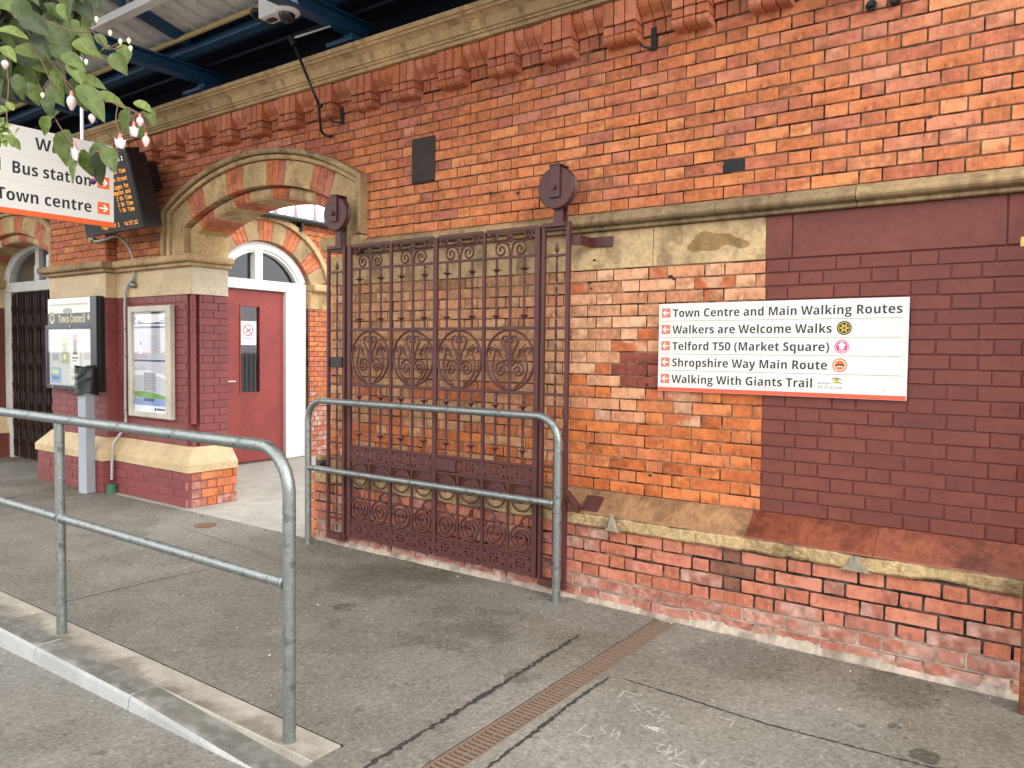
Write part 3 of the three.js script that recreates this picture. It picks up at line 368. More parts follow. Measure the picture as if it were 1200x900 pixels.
  const spring = (A, r0, r1, h0, h1, a0, s, z0, z1, bev = 0.004) => { const b1 = Math.asin(h1 / r1), b0 = Math.asin(h0 / r0), q = [], n = 6; for (let i = 0; i <= n; i++) { const t = mix(a0, b1, i / n); q.push([A.cx + s * r1 * Math.sin(t), A.cy + r1 * Math.cos(t)]); } q.push([A.cx + s * h1, A.imp], [A.cx + s * h0, A.imp]); for (let i = n; i >= 0; i--) { const t = mix(a0, b0, i / n); q.push([A.cx + s * r0 * Math.sin(t), A.cy + r0 * Math.cos(t)]); } if (s > 0) q.reverse(); return extr(q, z0, z1, bev); };
  for (const A of [A1, A2]) {
    const ar = grp('arch', wall), rv = rng(A === A1 ? 61 : 62), ang = x => Math.asin(x / 2.6), hw = 0.118;
    const reds = [-0.875, -0.285, 0.295, 0.885]; const edge = [-0.42]; for (const c of reds) edge.push(ang(c - hw), ang(c + hw)); edge.push(0.42);
    for (let i = 0; i + 1 < edge.length; i++) {
      const a0 = edge[i], a1 = edge[i + 1], red = i % 2 === 1;
      if (red) for (let k = 0; k < 3; k++) { const b0 = mix(a0, a1, k / 3) + 0.0009, b1 = mix(a0, a1, (k + 1) / 3) - 0.0009, m = MB[pick(rv, [['red', 0.5], ['orange', 0.3], ['purple', 0.2]])]; part('arch_brick', sect(A, A.ri + 0.002, 2.664, b0, b1, T + 0.01, 0.012 + 0.003 * rv(), 0.003), m, ar); part('arch_brick', sect(A, 2.36, A.ri - 0.007, b0, b1, T, -0.045, 0.018), m, ar); }
      else if (i === 0 || i === edge.length - 2) { const s = i === 0 ? -1 : 1, aa = i === 0 ? -a1 : a0; part('springer', spring(A, A.ri + 0.002, 2.664, A.hi + 0.002, A.ho - 0.096, aa + 0.0012, s, T + 0.01, 0.014), M.stone, ar); part('springer', spring(A, 2.36, A.ri - 0.007, 0.97, A.hi - 0.007, aa + 0.0012, s, T, -0.045, 0.018), M.stone, ar); }
      else { part('voussoir', sect(A, A.ri + 0.002, 2.664, a0 + 0.0012, a1 - 0.0012, T + 0.01, 0.014), M.stone, ar); part('voussoir', sect(A, 2.36, A.ri - 0.007, a0 + 0.0012, a1 - 0.0012, T, -0.045, 0.018), M.stone, ar); }
    }
    const he = [0, 0.125, 0.25, 0.375]; for (const s of [-1, 1]) {
      for (let i = 0; i < 3; i++) { const a = s * he[i], b = s * he[i + 1]; part('hood_stone', sect(A, 2.672, 2.709, Math.min(a, b) + 0.001, Math.max(a, b) - 0.001, -0.05, 0.048, 0.010), M.stone, ar); part('hood_stone', sect(A, 2.715, 2.757, Math.min(a, b) + 0.001, Math.max(a, b) - 0.001, -0.05, 0.082, 0.012), M.stoneDark, ar); }
      part('hood_stone', spring(A, 2.672, 2.709, A.ho - 0.088, A.ho - 0.045, 0.376, s, -0.05, 0.048, 0.010), M.stone, ar); part('hood_stone', spring(A, 2.715, 2.757, A.ho - 0.044, A.ho, 0.376, s, -0.05, 0.082, 0.012), M.stoneDark, ar);
    }
  }
  // piers between the arches and the pilaster
  const pier = grp('pier', wall), PF = 0.115;
  const frus = (b, t, y0, y1) => { const P = [[b[0], y0, b[2]], [b[1], y0, b[2]], [b[1], y0, b[3]], [b[0], y0, b[3]], [t[0], y1, t[2]], [t[1], y1, t[2]], [t[1], y1, t[3]], [t[0], y1, t[3]]], q = [[0, 1, 5, 4], [1, 2, 6, 5], [2, 3, 7, 6], [3, 0, 4, 7], [4, 5, 6, 7], [3, 2, 1, 0]], V = []; for (const f of q) for (const k of [0, 2, 1, 0, 3, 2]) V.push(...P[f[k]]); const g = new THREE.BufferGeometry(); g.setAttribute('position', new THREE.Float32BufferAttribute(V, 3)); g.computeVertexNormals(); return buv(g); };
  part('pier_core', box(-8.04, JL - 0.085, 0.3, 2.0, T + 0.02, -0.008), MB.rose0, pier); part('pier_core', box(JL - 0.085, JL - 0.009, 0.3, 2.0, T + 0.02, -0.085), MB.rose0, pier);
  part('pier_core', box(-9.28, -8.04, 0.3, 2.0, T + 0.02, PF - 0.008), MB.rose0, pier); part('pier_core', box(-9.5, -9.28, 0.3, 2.372, T + 0.02, -0.004), MB.paint1, pier);
  const PB = { rows: 20, ch: 0.0722, y0: 0.556, gap: 0.006 };
  lay({ parent: pier, name: 'painted_brick', x0: -8.04, x1: JL - 0.082, start: -8.03, z: 0, seed: 51, ...PB, mat: (x, y, t, r) => 'rose' + Math.floor(r() * 2) });
  lay({ parent: pier, name: 'painted_brick', x0: -9.275, x1: -8.045, start: -9.27, z: PF, seed: 52, ...PB, mat: (x, y, t, r) => 'rose' + Math.floor(r() * 2) });
  lay({ parent: pier, name: 'painted_brick', x0: 0.080, x1: 0.385, start: 0.06, z: 0, rot: Math.PI / 2, ox: JL, oz: 0, seed: 53, ...PB, mat: (x, y, t, r) => 'rose' + Math.floor(r() * 2) });
  lay({ parent: pier, name: 'painted_brick', x0: -PF + 0.004, x1: -0.005, start: -0.12, z: 0, rot: Math.PI / 2, ox: -8.04, oz: 0, seed: 54, ...PB, mat: () => 'rose0' });
  for (let j = 0; j < 20; j++) { const y = 0.558 + j * 0.0722; if (j === 2) continue; part('corner_bead', new THREE.CylinderGeometry(0.027, 0.027, 0.069, 12).translate(JL - 0.036, y + 0.034, -0.036), MB.rose1, pier); }
  part('frieze', rbox(-8.06, JL - 0.004, 2.001, 2.262, T + 0.02, 0.008, 0.006), M.cream, pier); part('frieze', rbox(-9.29, -8.03, 2.001, 2.262, T + 0.02, PF + 0.010, 0.012), M.cream, pier); part('frieze', rbox(JL - 0.003, JL + 0.012, 2.001, 2.262, T + 0.02, 0.004, 0.004), M.creamLight, pier);
  part('capital', merge([rbox(-8.1, JL + 0.05, 2.262, 2.300, T, 0.055, 0.012), rbox(-8.1, JL + 0.10, 2.300, 2.370, T, 0.105, 0.026, 3)]), M.stone, pier); part('capital', merge([rbox(-9.34, -7.98, 2.263, 2.301, T, PF + 0.055, 0.012), rbox(-9.39, -7.93, 2.301, 2.371, T, PF + 0.105, 0.026, 3)]), M.stoneDark, pier);
  part('plinth_cap', frus([-8.1, JL + 0.13, T, 0.125], [-8.1, JL + 0.004, T, 0.002], 0.405, 0.556), M.cream, pier); part('plinth_cap', frus([-9.42, -7.90, T, PF + 0.125], [-9.29, -8.03, T, PF + 0.002], 0.4045, 0.5555), M.cream, pier);
  part('plinth_cap', frus([-8.1, JL + 0.13, T, 0.125], [-8.1, JL + 0.13, T, 0.125], 0.335, 0.405), M.cream, pier); part('plinth_cap', frus([-9.42, -7.90, T, PF + 0.125], [-9.42, -7.90, T, PF + 0.125], 0.3345, 0.4045), M.cream, pier);
  part('plinth_core', box(-8.1, JL + 0.105, -0.03, 0.3345, T, 0.110), MB.rose0, pier); part('plinth_core', box(-9.38, -7.925, -0.03, 0.334, T, PF + 0.110), MB.rose0, pier);
  const QB = { rows: 4, ch: 0.083, y0: 0.002, gap: 0.009, old: true, rough: 0.008 };
  lay({ parent: pier, name: 'plinth_brick', x0: -7.92, x1: JL + 0.11, start: -7.9, z: 0.115, seed: 55, ...QB, mat: (x, y, t, r) => 'rose' + Math.floor(r() * 2) });
  lay({ parent: pier, name: 'plinth_brick', x0: -9.38, x1: -7.925, start: -9.3, z: PF + 0.115, seed: 56, ...QB, mat: (x, y, t, r) => 'rose' + Math.floor(r() * 2) });
  lay({ parent: pier, name: 'plinth_brick', x0: -0.118, x1: 0.4, start: -0.15, z: 0, rot: Math.PI / 2, ox: JL + 0.11, oz: 0, seed: 57, ...QB, mat: (x, y, t, r) => x < -0.05 ? 'rose0' : pick(r, [['orange', 0.5], ['deep', 0.2], ['salt', 0.3]]) });
  lay({ parent: pier, name: 'plinth_brick', x0: -PF - 0.11, x1: -0.12, start: -0.3, z: 0, rot: Math.PI / 2, ox: -7.92, oz: 0, seed: 58, ...QB, mat: () => 'rose0' });
  // upper pilaster
  part('pilaster_core', box(-9.275, -8.045, 2.372, 3.526, -0.1, PF - 0.005), M.mortar, pier);
  lay({ parent: pier, name: 'brick', x0: -9.28, x1: -8.04, y0: 2.372, rows: 13, ch: 0.0694, start: -9.27, z: PF, seed: 59, mat: (x, y, t, r) => pick(r, [['orange', 0.5], ['bright', 0.2], ['red', 0.3]]) });
  lay({ parent: pier, name: 'brick', x0: -PF + 0.004, x1: -0.004, y0: 2.372, rows: 13, ch: 0.0694, start: -0.12, z: 0, rot: Math.PI / 2, ox: -8.04, oz: 0, seed: 60, mat: (x, y, t, r) => pick(r, [['red', 0.6], ['brown', 0.4]]) });
  // far pier left of the second arch
  part('pier_core', box(XL, A2.cx - 0.97, 0.33, 2.0, T + 0.02, -0.004), MB.paint0, pier); part('frieze', box(XL, A2.cx - 0.965, 2.001, 2.262, T + 0.02, 0.006), M.cream, pier); part('capital', rbox(XL, A2.cx - 0.87, 2.262, 2.370, T, 0.1, 0.025), M.stoneDark, pier);
  part('plinth_cap', frus([XL, A2.cx - 0.86, T, 0.12], [XL, A2.cx - 0.97, T, 0], 0.33, 0.55), M.cream, pier); part('plinth_core', box(XL, A2.cx - 0.86, -0.03, 0.33, T, 0.115), MB.paint0, pier);
  // right jamb of the first arch
  const jb = grp('jamb', wall); part('capital', rbox(JR - 0.07, A1.cx + 1.37, 2.264, 2.368, T, 0.06, 0.02), M.stone, jb);
  lay({ parent: jb, name: 'panel_brick', x0: -0.4, x1: -0.01, y0: 0.654, rows: 22, ch: 0.0705, start: -0.4, z: 0, rot: -Math.PI / 2, ox: JR, oz: 0, seed: 63, mat: (x, y, t, r) => pick(r, [['orange', 0.6], ['red', 0.4]]) });
  part('plinth_core', box(JR - 0.06, JR + 0.05, -0.03, 0.62, T, 0.10), M.mortarDark, jb);
  for (let j = 0; j < 7; j++) part('plinth_brick', rbox(JR - 0.085, JR - 0.03, 0.006 + j * 0.075, 0.072 + j * 0.075, T, 0.128, 0.006), MB[j % 2 ? 'orange' : 'red'], jb);
  part('sill_stone', rbox(JR - 0.085, JR - 0.021, 0.53, 0.655, T, 0.09, 0.02), M.stoneDark, jb);
}
// ---------------------------------------------------------------- passage wall with the maroon door, seen through the first arch
{
  const t = thing('passage_wall', 'brick side wall of the passage with a striped arch over the maroon door', 'wall');
  const g = grp('brickwork', t); const D = { cx: 2.20, cy: 2.13, ri: 0.78, imp: 2.36 };   // local x runs away from the street, local z faces the passage
  const ROT = Math.PI / 2, OX = -8.55; const place = o => { o.rotation.y = ROT; o.position.x = OX; return o; };
  const L = (name, geo, m, parent, label) => place(part(name, geo, m, parent, label));
  const arcPts = (r, h, y0, n = 20) => { const a = Math.asin(Math.min(1, h / r)), q = [[D.cx - h, y0]]; for (let i = 0; i <= n; i++) { const k = -a + 2 * a * i / n; q.push([D.cx + r * Math.sin(k), D.cy + r * Math.cos(k)]); } q.push([D.cx + h, y0]); return q; };
  const out = [[0.36, -0.05], [D.cx - 0.74, -0.05], ...arcPts(0.80, 0.74, 2.3).slice(1, -1), [D.cx + 0.74, -0.05], [3.75, -0.05], [3.75, 3.22], [0.36, 3.22]];
  L('mortar_bed', extr(out, -0.3, -0.006), M.mortar, g);
  for (const [xa, xb, ya, nr, sd] of [[0.4, 1.47, 0, 34, 71], [2.935, 3.74, 0, 34, 72], [0.4, 3.74, 34 * 0.0698, 12, 73]]) lay({ parent: g, name: 'brick', x0: xa, x1: xb, y0: ya, rows: nr, ch: 0.0698, start: 0.1, z: 0, rot: ROT, ox: OX, oz: 0, seed: sd, limit: 100, hole: (x, y, hw) => ya > 0 && Math.hypot(Math.max(0, Math.abs(x - D.cx) - hw), y - D.cy) < 0.82, mat: (x, y, tt, r) => y < 0.42 ? pick(r, [['red', 0.6], ['salt2', 0.4]]) : y < 0.72 ? 'salt2' : y < 2.2 ? pick(r, [['red', 0.4], ['orange', 0.5], ['salt', 0.1]]) : pick(r, [['orange', 0.6], ['red', 0.4]]) });
  const ar = grp('arch', t), sect = (r0, r1, a0, a1, z0, z1, bev = 0.004) => { const q = [], n = 4; for (let i = 0; i <= n; i++) { const k = mix(a0, a1, i / n); q.push([D.cx + r1 * Math.sin(k), D.cy + r1 * Math.cos(k)]); } for (let i = n; i >= 0; i--) { const k = mix(a0, a1, i / n); q.push([D.cx + r0 * Math.sin(k), D.cy + r0 * Math.cos(k)]); } return extr(q, z0, z1, bev); };
  const N = 11, am = 1.28; for (let i = 0; i < N; i++) { const a0 = -am + 2 * am * i / N, a1 = -am + 2 * am * (i + 1) / N; if (i % 2) for (let k = 0; k < 3; k++) L('arch_brick', sect(D.ri, 1.05, mix(a0, a1, k / 3) + 0.003, mix(a0, a1, (k + 1) / 3) - 0.003, -0.2, 0.012, 0.003), MB[k === 1 ? 'orange' : 'red'], ar); else L('voussoir', sect(D.ri, 1.05, a0 + 0.003, a1 - 0.003, -0.2, 0.014), M.stoneDark, ar); }
  for (let i = 0; i < 4; i++) L('hood_stone', sect(1.052, 1.13, -am + 2 * am * i / 4 + 0.002, -am + 2 * am * (i + 1) / 4 - 0.002, -0.05, 0.06, 0.01), M.stonePale, ar);
  L('capital', rbox(2.93, 3.72, 2.30, 2.40, -0.2, 0.10, 0.022), M.stone, t); L('frieze', box(2.935, 3.7, 2.06, 2.30, -0.2, 0.012), M.stone, t); L('capital', rbox(0.9, 1.46, 2.30, 2.40, -0.2, 0.10, 0.022), M.stone, t);
  // white frame
  const fr = grp('door_frame', t), FZ = -0.10, FW = 0.07;
  L('jamb', rbox(1.475, 1.592, 0, 2.40, -0.2, FZ + 0.03, 0.008), M.white, fr); L('jamb', rbox(2.585, 2.925, 0, 2.40, -0.2, FZ + 0.03, 0.008), M.white, fr); L('transom', rbox(1.475, 2.925, 2.268, 2.40, -0.2, FZ + 0.035, 0.01), M.white, fr);
  const ring = (r0, r1, z0, z1) => { const n = 28, am2 = 1.19, q = []; for (let i = 0; i <= n; i++) { const k = -am2 + 2 * am2 * i / n; q.push([D.cx + r1 * Math.sin(k), D.cy + r1 * Math.cos(k)]); } for (let i = n; i >= 0; i--) { const k = -am2 + 2 * am2 * i / n; q.push([D.cx + r0 * Math.sin(k), D.cy + r0 * Math.cos(k)]); } return extr(q, z0, z1, 0.006); };
  L('arched_head', ring(0.665, 0.775, -0.2, FZ + 0.03), M.white, fr); L('mullion', rbox(2.10, 2.22, 2.40, 2.885, -0.19, FZ + 0.028, 0.012), M.white, fr);
  L('glazing_bead', ring(0.635, 0.664, -0.17, FZ + 0.01), M.white, fr);
  L('fanlight_pane', extr([[1.58, 2.402], [2.10, 2.402], [2.10, 2.79], [1.95, 2.745], [1.78, 2.66], [1.64, 2.52]], -0.165, -0.16), M.glass, t); L('fanlight_pane', extr([[2.22, 2.402], [2.80, 2.402], [2.77, 2.5], [2.62, 2.65], [2.42, 2.76], [2.22, 2.80]], -0.165, -0.16), M.glass, t);
  const dr = place(grp('door', t));
  part('leaf', extr([[1.598, 0.01], [2.58, 0.01], [2.58, 2.262], [1.598, 2.262]], -0.18, -0.13, 0.003, [[[1.915, 0.925], [2.205, 0.925], [2.205, 2.05], [1.915, 2.05]]]), M.door, dr);
  for (const a of [[1.90, 1.918, 0.91, 2.065], [2.202, 2.22, 0.91, 2.065], [1.918, 2.202, 0.91, 0.928], [1.918, 2.202, 2.047, 2.065]]) part('vision_panel_bead', rbox(a[0], a[1], a[2], a[3], -0.135, -0.121, 0.003), M.door, dr);
  part('vision_panel', box(1.918, 2.202, 0.928, 2.047, -0.158, -0.154), M.glass, dr); const wires = []; for (let x = 1.96; x < 2.2; x += 0.065) wires.push(box(x, x + 0.0012, 0.93, 2.045, -0.152, -0.151)); part('wire_mesh', merge(wires), M.steel, dr);
  part('handle', merge([rbox(1.625, 1.665, 0.93, 1.15, -0.13, -0.118, 0.005), cyl([1.645, 1.075, -0.12], [1.645, 1.075, -0.065], 0.010), rbox(1.64, 1.80, 1.064, 1.086, -0.075, -0.055, 0.008)].map(buv)), M.steel, dr);
  const ns = ctex(256, 320, (c, w, h) => { c.fillStyle = '#f4f4f2'; c.fillRect(0, 0, w, h); c.strokeStyle = '#c4202c'; c.lineWidth = 13; c.beginPath(); c.arc(128, 122, 72, 0, 7); c.stroke(); c.fillStyle = '#222'; c.save(); c.translate(128, 128); c.rotate(-0.5); c.fillRect(-48, -7, 96, 14); c.restore(); c.beginPath(); c.moveTo(78, 72); c.lineTo(178, 172); c.stroke(); c.fillStyle = '#333'; c.font = 'bold 26px sans-serif'; c.textAlign = 'center'; c.fillText('NO SMOKING', 128, 245, 200); c.font = '13px sans-serif'; c.fillText('It is against the law to smoke', 128, 272, 200); c.fillText('in these premises', 128, 292, 200); });
  const n1 = thing('smoking_notice', 'small white no smoking notice on the glass of the maroon door', 'notice'); place(part('paper', new THREE.PlaneGeometry(0.245, 0.31).translate(2.045, 1.70, -0.1505), std({ map: ns, roughness: 0.6 }), n1));
  // eaves, gutter, cresting
  const ev = grp('eaves', t); L('coping', rbox(0.36, 3.8, 3.221, 3.25, -0.32, 0.06, 0.01), M.stone, ev); L('gutter', buv(new THREE.CylinderGeometry(0.035, 0.035, 3.5, 14).rotateZ(Math.PI / 2).translate(2.1, 3.235, 0.10)), M.black, ev);
  for (const x of [0.8, 1.75, 2.7, 3.6]) L('gutter_bracket', rbox(x, x + 0.03, 3.09, 3.20, 0, 0.12, 0.006), M.black, ev);
  L('fascia_board', rbox(-0.2, 7.4, 3.36, 3.50, -1.32, -1.28, 0.006), std({ color: lin(0.45, 0.44, 0.40), roughness: 0.6 }), ev);
  for (let k = 0; k < 18; k++) { const x = 0.3 + k * 0.38; L('cresting_spike', extr([[x - 0.085, 3.502], [x + 0.085, 3.502], [x + 0.05, 3.56], [x + 0.025, 3.62], [x + 0.006, 3.86], [x - 0.006, 3.86], [x - 0.025, 3.62], [x - 0.05, 3.56]], -1.31, -1.29), std({ color: lin(0.34, 0.25, 0.24), roughness: 0.6 }), ev); L('cresting_spike', extr([[x + 0.15, 3.502], [x + 0.23, 3.502], [x + 0.19, 3.59]], -1.31, -1.29), std({ color: lin(0.34, 0.25, 0.24), roughness: 0.6 }), ev); }
  // room behind the door
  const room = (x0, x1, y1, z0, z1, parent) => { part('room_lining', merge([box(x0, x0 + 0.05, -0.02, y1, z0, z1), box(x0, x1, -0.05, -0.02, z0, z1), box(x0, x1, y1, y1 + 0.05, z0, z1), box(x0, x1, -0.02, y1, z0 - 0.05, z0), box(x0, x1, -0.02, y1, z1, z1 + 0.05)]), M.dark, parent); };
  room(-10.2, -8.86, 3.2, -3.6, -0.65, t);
  // second arch: white arched frame and dark interior
  const w2 = thing('arched_door_frame', 'old white arched window and door frame recessed in the arch beside the noticeboards', 'door frame'), c2 = A2.cx;
  const fz = T + 0.10; part('jamb', rbox(c2 - 0.965, c2 - 0.78, 0.0, 2.33, T, fz, 0.012), M.whiteOld, w2); part('jamb', rbox(c2 + 0.80, c2 + 0.965, 0, 2.33, T, fz, 0.012), M.whiteOld, w2); part('transom', rbox(c2 - 0.965, c2 + 0.965, 2.20, 2.33, T, fz + 0.01, 0.012), M.whiteOld, w2);
  const ell = (a, b, n = 24) => { const q = []; for (let i = 0; i <= n; i++) { const k = Math.PI * i / n; q.push([c2 - a * Math.cos(k), 2.33 + b * Math.sin(k)]); } return q; };
  part('arched_head', extr([...ell(0.965, 0.52), ...ell(0.82, 0.40).reverse()], T, fz, 0.008), M.whiteOld, w2); part('mullion', rbox(c2 - 0.05, c2 + 0.05, 2.33, 2.78, T + 0.02, fz - 0.01, 0.01), M.whiteOld, w2); part('pane', extr(ell(0.83, 0.41), T + 0.04, T + 0.044), M.glass, w2);
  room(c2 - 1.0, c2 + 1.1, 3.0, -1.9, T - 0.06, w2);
  const fg = thing('folding_gate', 'dark rusty folding lattice gate closed inside the white arched frame', 'gate'), fm = std({ color: lin(0.075, 0.045, 0.035), map: tRust, roughness: 0.6, metalness: 0.4 });
  for (let k = 0; k < 14; k++) { const x = c2 - 0.76 + k * 0.118, z = fz - 0.03 + (k % 2) * 0.02; part('upright', merge([box(x - 0.012, x - 0.004, 0.03, 2.18, z - 0.012, z + 0.012), box(x + 0.004, x + 0.012, 0.03, 2.18, z - 0.012, z + 0.012)]), fm, fg);
    if (k < 13) for (const y of [0.35, 0.85, 1.35, 1.85]) part('lattice_bar', merge([cyl([x, y - 0.16, z + 0.018], [x + 0.118, y + 0.16, z + 0.018], 0.006, 5), cyl([x, y + 0.16, z + 0.024], [x + 0.118, y - 0.16, z + 0.024], 0.006, 5)]), fm, fg); }
}

// ---------------------------------------------------------------- canopy
{
  const t = thing('platform_canopy', 'steel canopy with grey ribbed roof sheets and dark blue beams above the cornice', 'canopy');
  const X0 = -14, X1 = -0.9, Z0 = 0.36, Z1 = 3.3, yAt = z => 4.12 + 0.23 * (z - Z0), prof = []; let x = X0; while (x < X1) { prof.push([x, 0], [x + 0.06, 0], [x + 0.075, 0.03], [x + 0.115, 0.03], [x + 0.13, 0]); x += 0.19; }
  const nS = 12, per = Math.floor(prof.length / nS / 5) * 5; // sheets side by side
  for (let s = 0; s * per < prof.length - 1; s++) { const pp = prof.slice(s * per, s * per + per + 1), V = []; for (let i = 0; i + 1 < pp.length; i++) { const [a, ya] = pp[i], [b, yb] = pp[i + 1], dz = 0; for (const [dy, fl] of [[0, 0], [0.002, 1]]) { const q = [[a, yAt(Z0) + ya + dy + dz, Z0], [b, yAt(Z0) + yb + dy + dz, Z0], [b, yAt(Z1) + yb + dy + dz, Z1], [a, yAt(Z1) + ya + dy + dz, Z1]]; for (const k of fl ? [0, 2, 1, 0, 3, 2] : [0, 1, 2, 0, 2, 3]) V.push(...q[k]); } }
    const g = new THREE.BufferGeometry(); g.setAttribute('position', new THREE.Float32BufferAttribute(V, 3)); g.computeVertexNormals(); part('roof_sheet', buv(g), M.sheet, t); }
  const slope = Math.atan(0.23);
  for (let k = -4; k <= 5; k++) { const bx = -4.40 + 1.9 * k; if (bx < X0 || bx > X1) continue;
    const bm = part('beam', merge([rbox(bx - 0.055, bx + 0.055, 3.84, 3.855, -0.08, 3.2, 0.003), box(bx - 0.006, bx + 0.006, 3.856, 3.944, -0.08, 3.2), rbox(bx - 0.055, bx + 0.055, 3.945, 3.96, -0.08, 3.2, 0.003)]), M.blue, t);
    part('base_plate', rbox(bx - 0.14, bx + 0.14, 3.735, 3.765, 0.04, 0.22, 0.004), M.blue, bm); part('gusset', merge([rbox(bx - 0.05, bx + 0.05, 3.766, 3.838, 0.02, 0.13, 0.003)]), M.blue, bm);
    const rf = part('rafter', buv(new RoundedBoxGeometry(0.085, 0.06, 3.02, 1, 0.004).rotateX(slope * -1).translate(bx - 1.72 + 0.0, (yAt(Z0) + yAt(Z1)) / 2 - 0.038, (Z0 + Z1) / 2)), M.blue, t); }
  part('purlin', rbox(X0, X1, 4.03, 4.10, 0.20, 0.30, 0.006), M.blue, t); part('gutter_beam', merge([rbox(X0, X1, 3.962, 4.06, 0.31, 0.33, 0.004), rbox(X0, X1, 3.962, 3.975, 0.30, 0.42, 0.004)]), M.blue, t);
  part('gutter_lip', cyl([X0, 4.075, 0.44], [X1, 4.075, 0.44], 0.022, 10), std({ color: lin(0.66, 0.52, 0.28), map: tStone, roughness: 0.7 }), t);
  part('edge_beam', rbox(X0, X1, 4.62, 4.80, 3.22, 3.30, 0.006), M.blue, t);
  part('soffit_board', box(X0, X1, 4.11, 4.14, -0.35, 0.355), M.navy, t); part('back_board', box(X0, X1, 3.745, 4.108, -0.34, -0.30), M.navy, t); part('service_pipe', cyl([X0, 3.985, 0.10], [X1, 3.985, 0.10], 0.016, 8), M.navy, t);
  for (const cx of [-12.5, -7.6]) part('column', cyl([cx, -0.1, 3.0], [cx, 4.70, 3.0], 0.07, 16), M.blue, t);
  const tr = thing('cable_trunking', 'long pale strip of cable trunking fixed under the ribbed canopy roof', 'trunking');
  part('channel', rbox(-13, -1, 4.105, 4.165, 0.86, 0.93, 0.004), M.white, tr); part('lid', rbox(-13, -1, 4.098, 4.104, 0.855, 0.935, 0.002), M.white, tr); for (let k = 0; k < 6; k++) part('hanger', rbox(-12.4 + k * 2.1, -12.37 + k * 2.1, 4.166, 4.25, 0.88, 0.91, 0.003), M.steel, tr);
  // dome camera under the canopy
  const cm = thing('dome_camera', 'white dome security camera hanging from the canopy beam', 'camera', (() => { const d = pix(336, 12, 1).sub(camera.position), k = (0.62 - camera.position.z) / d.z; return camera.position.clone().addScaledVector(d, k).toArray(); })());
  part('bracket', rbox(-0.24, -0.07, -0.02, 0.13, -0.06, 0.06, 0.008), M.white, cm); part('housing', buv(new THREE.LatheGeometry([[0, 0.09], [0.05, 0.088], [0.088, 0.06], [0.095, 0.02], [0.092, -0.02], [0.07, -0.03], [0, -0.03]].map(p => new THREE.Vector2(...p)), 24)), M.white, cm);
  part('dome', buv(new THREE.SphereGeometry(0.058, 20, 12, 0, Math.PI * 2, Math.PI / 2, Math.PI / 2).translate(0, -0.03, 0)), std({ color: lin(0.02, 0.02, 0.022), roughness: 0.06 }), cm); part('vent_plate', rbox(-0.21, -0.13, -0.03, -0.021, -0.03, 0.02, 0.003), M.black, cm); part('camera_eye', buv(new THREE.TorusGeometry(0.05, 0.018, 8, 20).rotateX(1.2).translate(-0.31, 0.04, 0.0)), M.black, cm);
  part('mount', cyl([-0.15, 0.13, 0], [-0.15, 0.33, 0], 0.015), M.white, cm);
  // cable swan-neck hooked into the wall
  const sw = thing('cable_conduit', 'black curved cable conduit dropping past the cornice and hooking into the brick wall', 'conduit');
  const W = (u, v, z) => { const d = pix(u, v, 1).sub(camera.position), k = (z - camera.position.z) / d.z; return camera.position.clone().addScaledVector(d, k).toArray(); };
  part('tube', tubeG([W(342, 46, 0.34), W(352, 70, 0.335), W(363, 98, 0.325), W(373, 122, 0.25), W(375, 142, 0.14), W(378, 156, 0.07), W(386, 160, 0.03), W(390, 158, -0.02)], 0.011, 40, 8), M.black, sw); part('sleeve', tubeG([W(341, 43, 0.34), W(345, 54, 0.34)], 0.024, 6, 10), M.blackMat, sw); part('silver_tube', tubeG([W(346, 44, 0.34), W(388, 30, 0.30)], 0.010, 6, 8), M.steel, sw);
  part('clip', buv(new THREE.SphereGeometry(0.018, 8, 6).translate(...W(376, 124, 0.235))), M.black, sw);
  for (const [u, v, lab] of [[402, 136, 'small black steel hook bracket on the wall beside the curved cable conduit'], [767, 47, 'small black steel hook bracket on the wall above the gate pulley']]) { const p = W(u, v, 0.0), b = thing('hook_bracket', lab, 'bracket', p); part('plate', rbox(-0.018, 0.018, -0.06, 0.07, 0, 0.012, 0.004), M.blackMat, b); part('hook', tubeG([[0, -0.05, 0.01], [0, -0.06, 0.05], [-0.03, -0.055, 0.08], [-0.05, -0.03, 0.085]], 0.007, 12, 6), M.blackMat, b); }
}

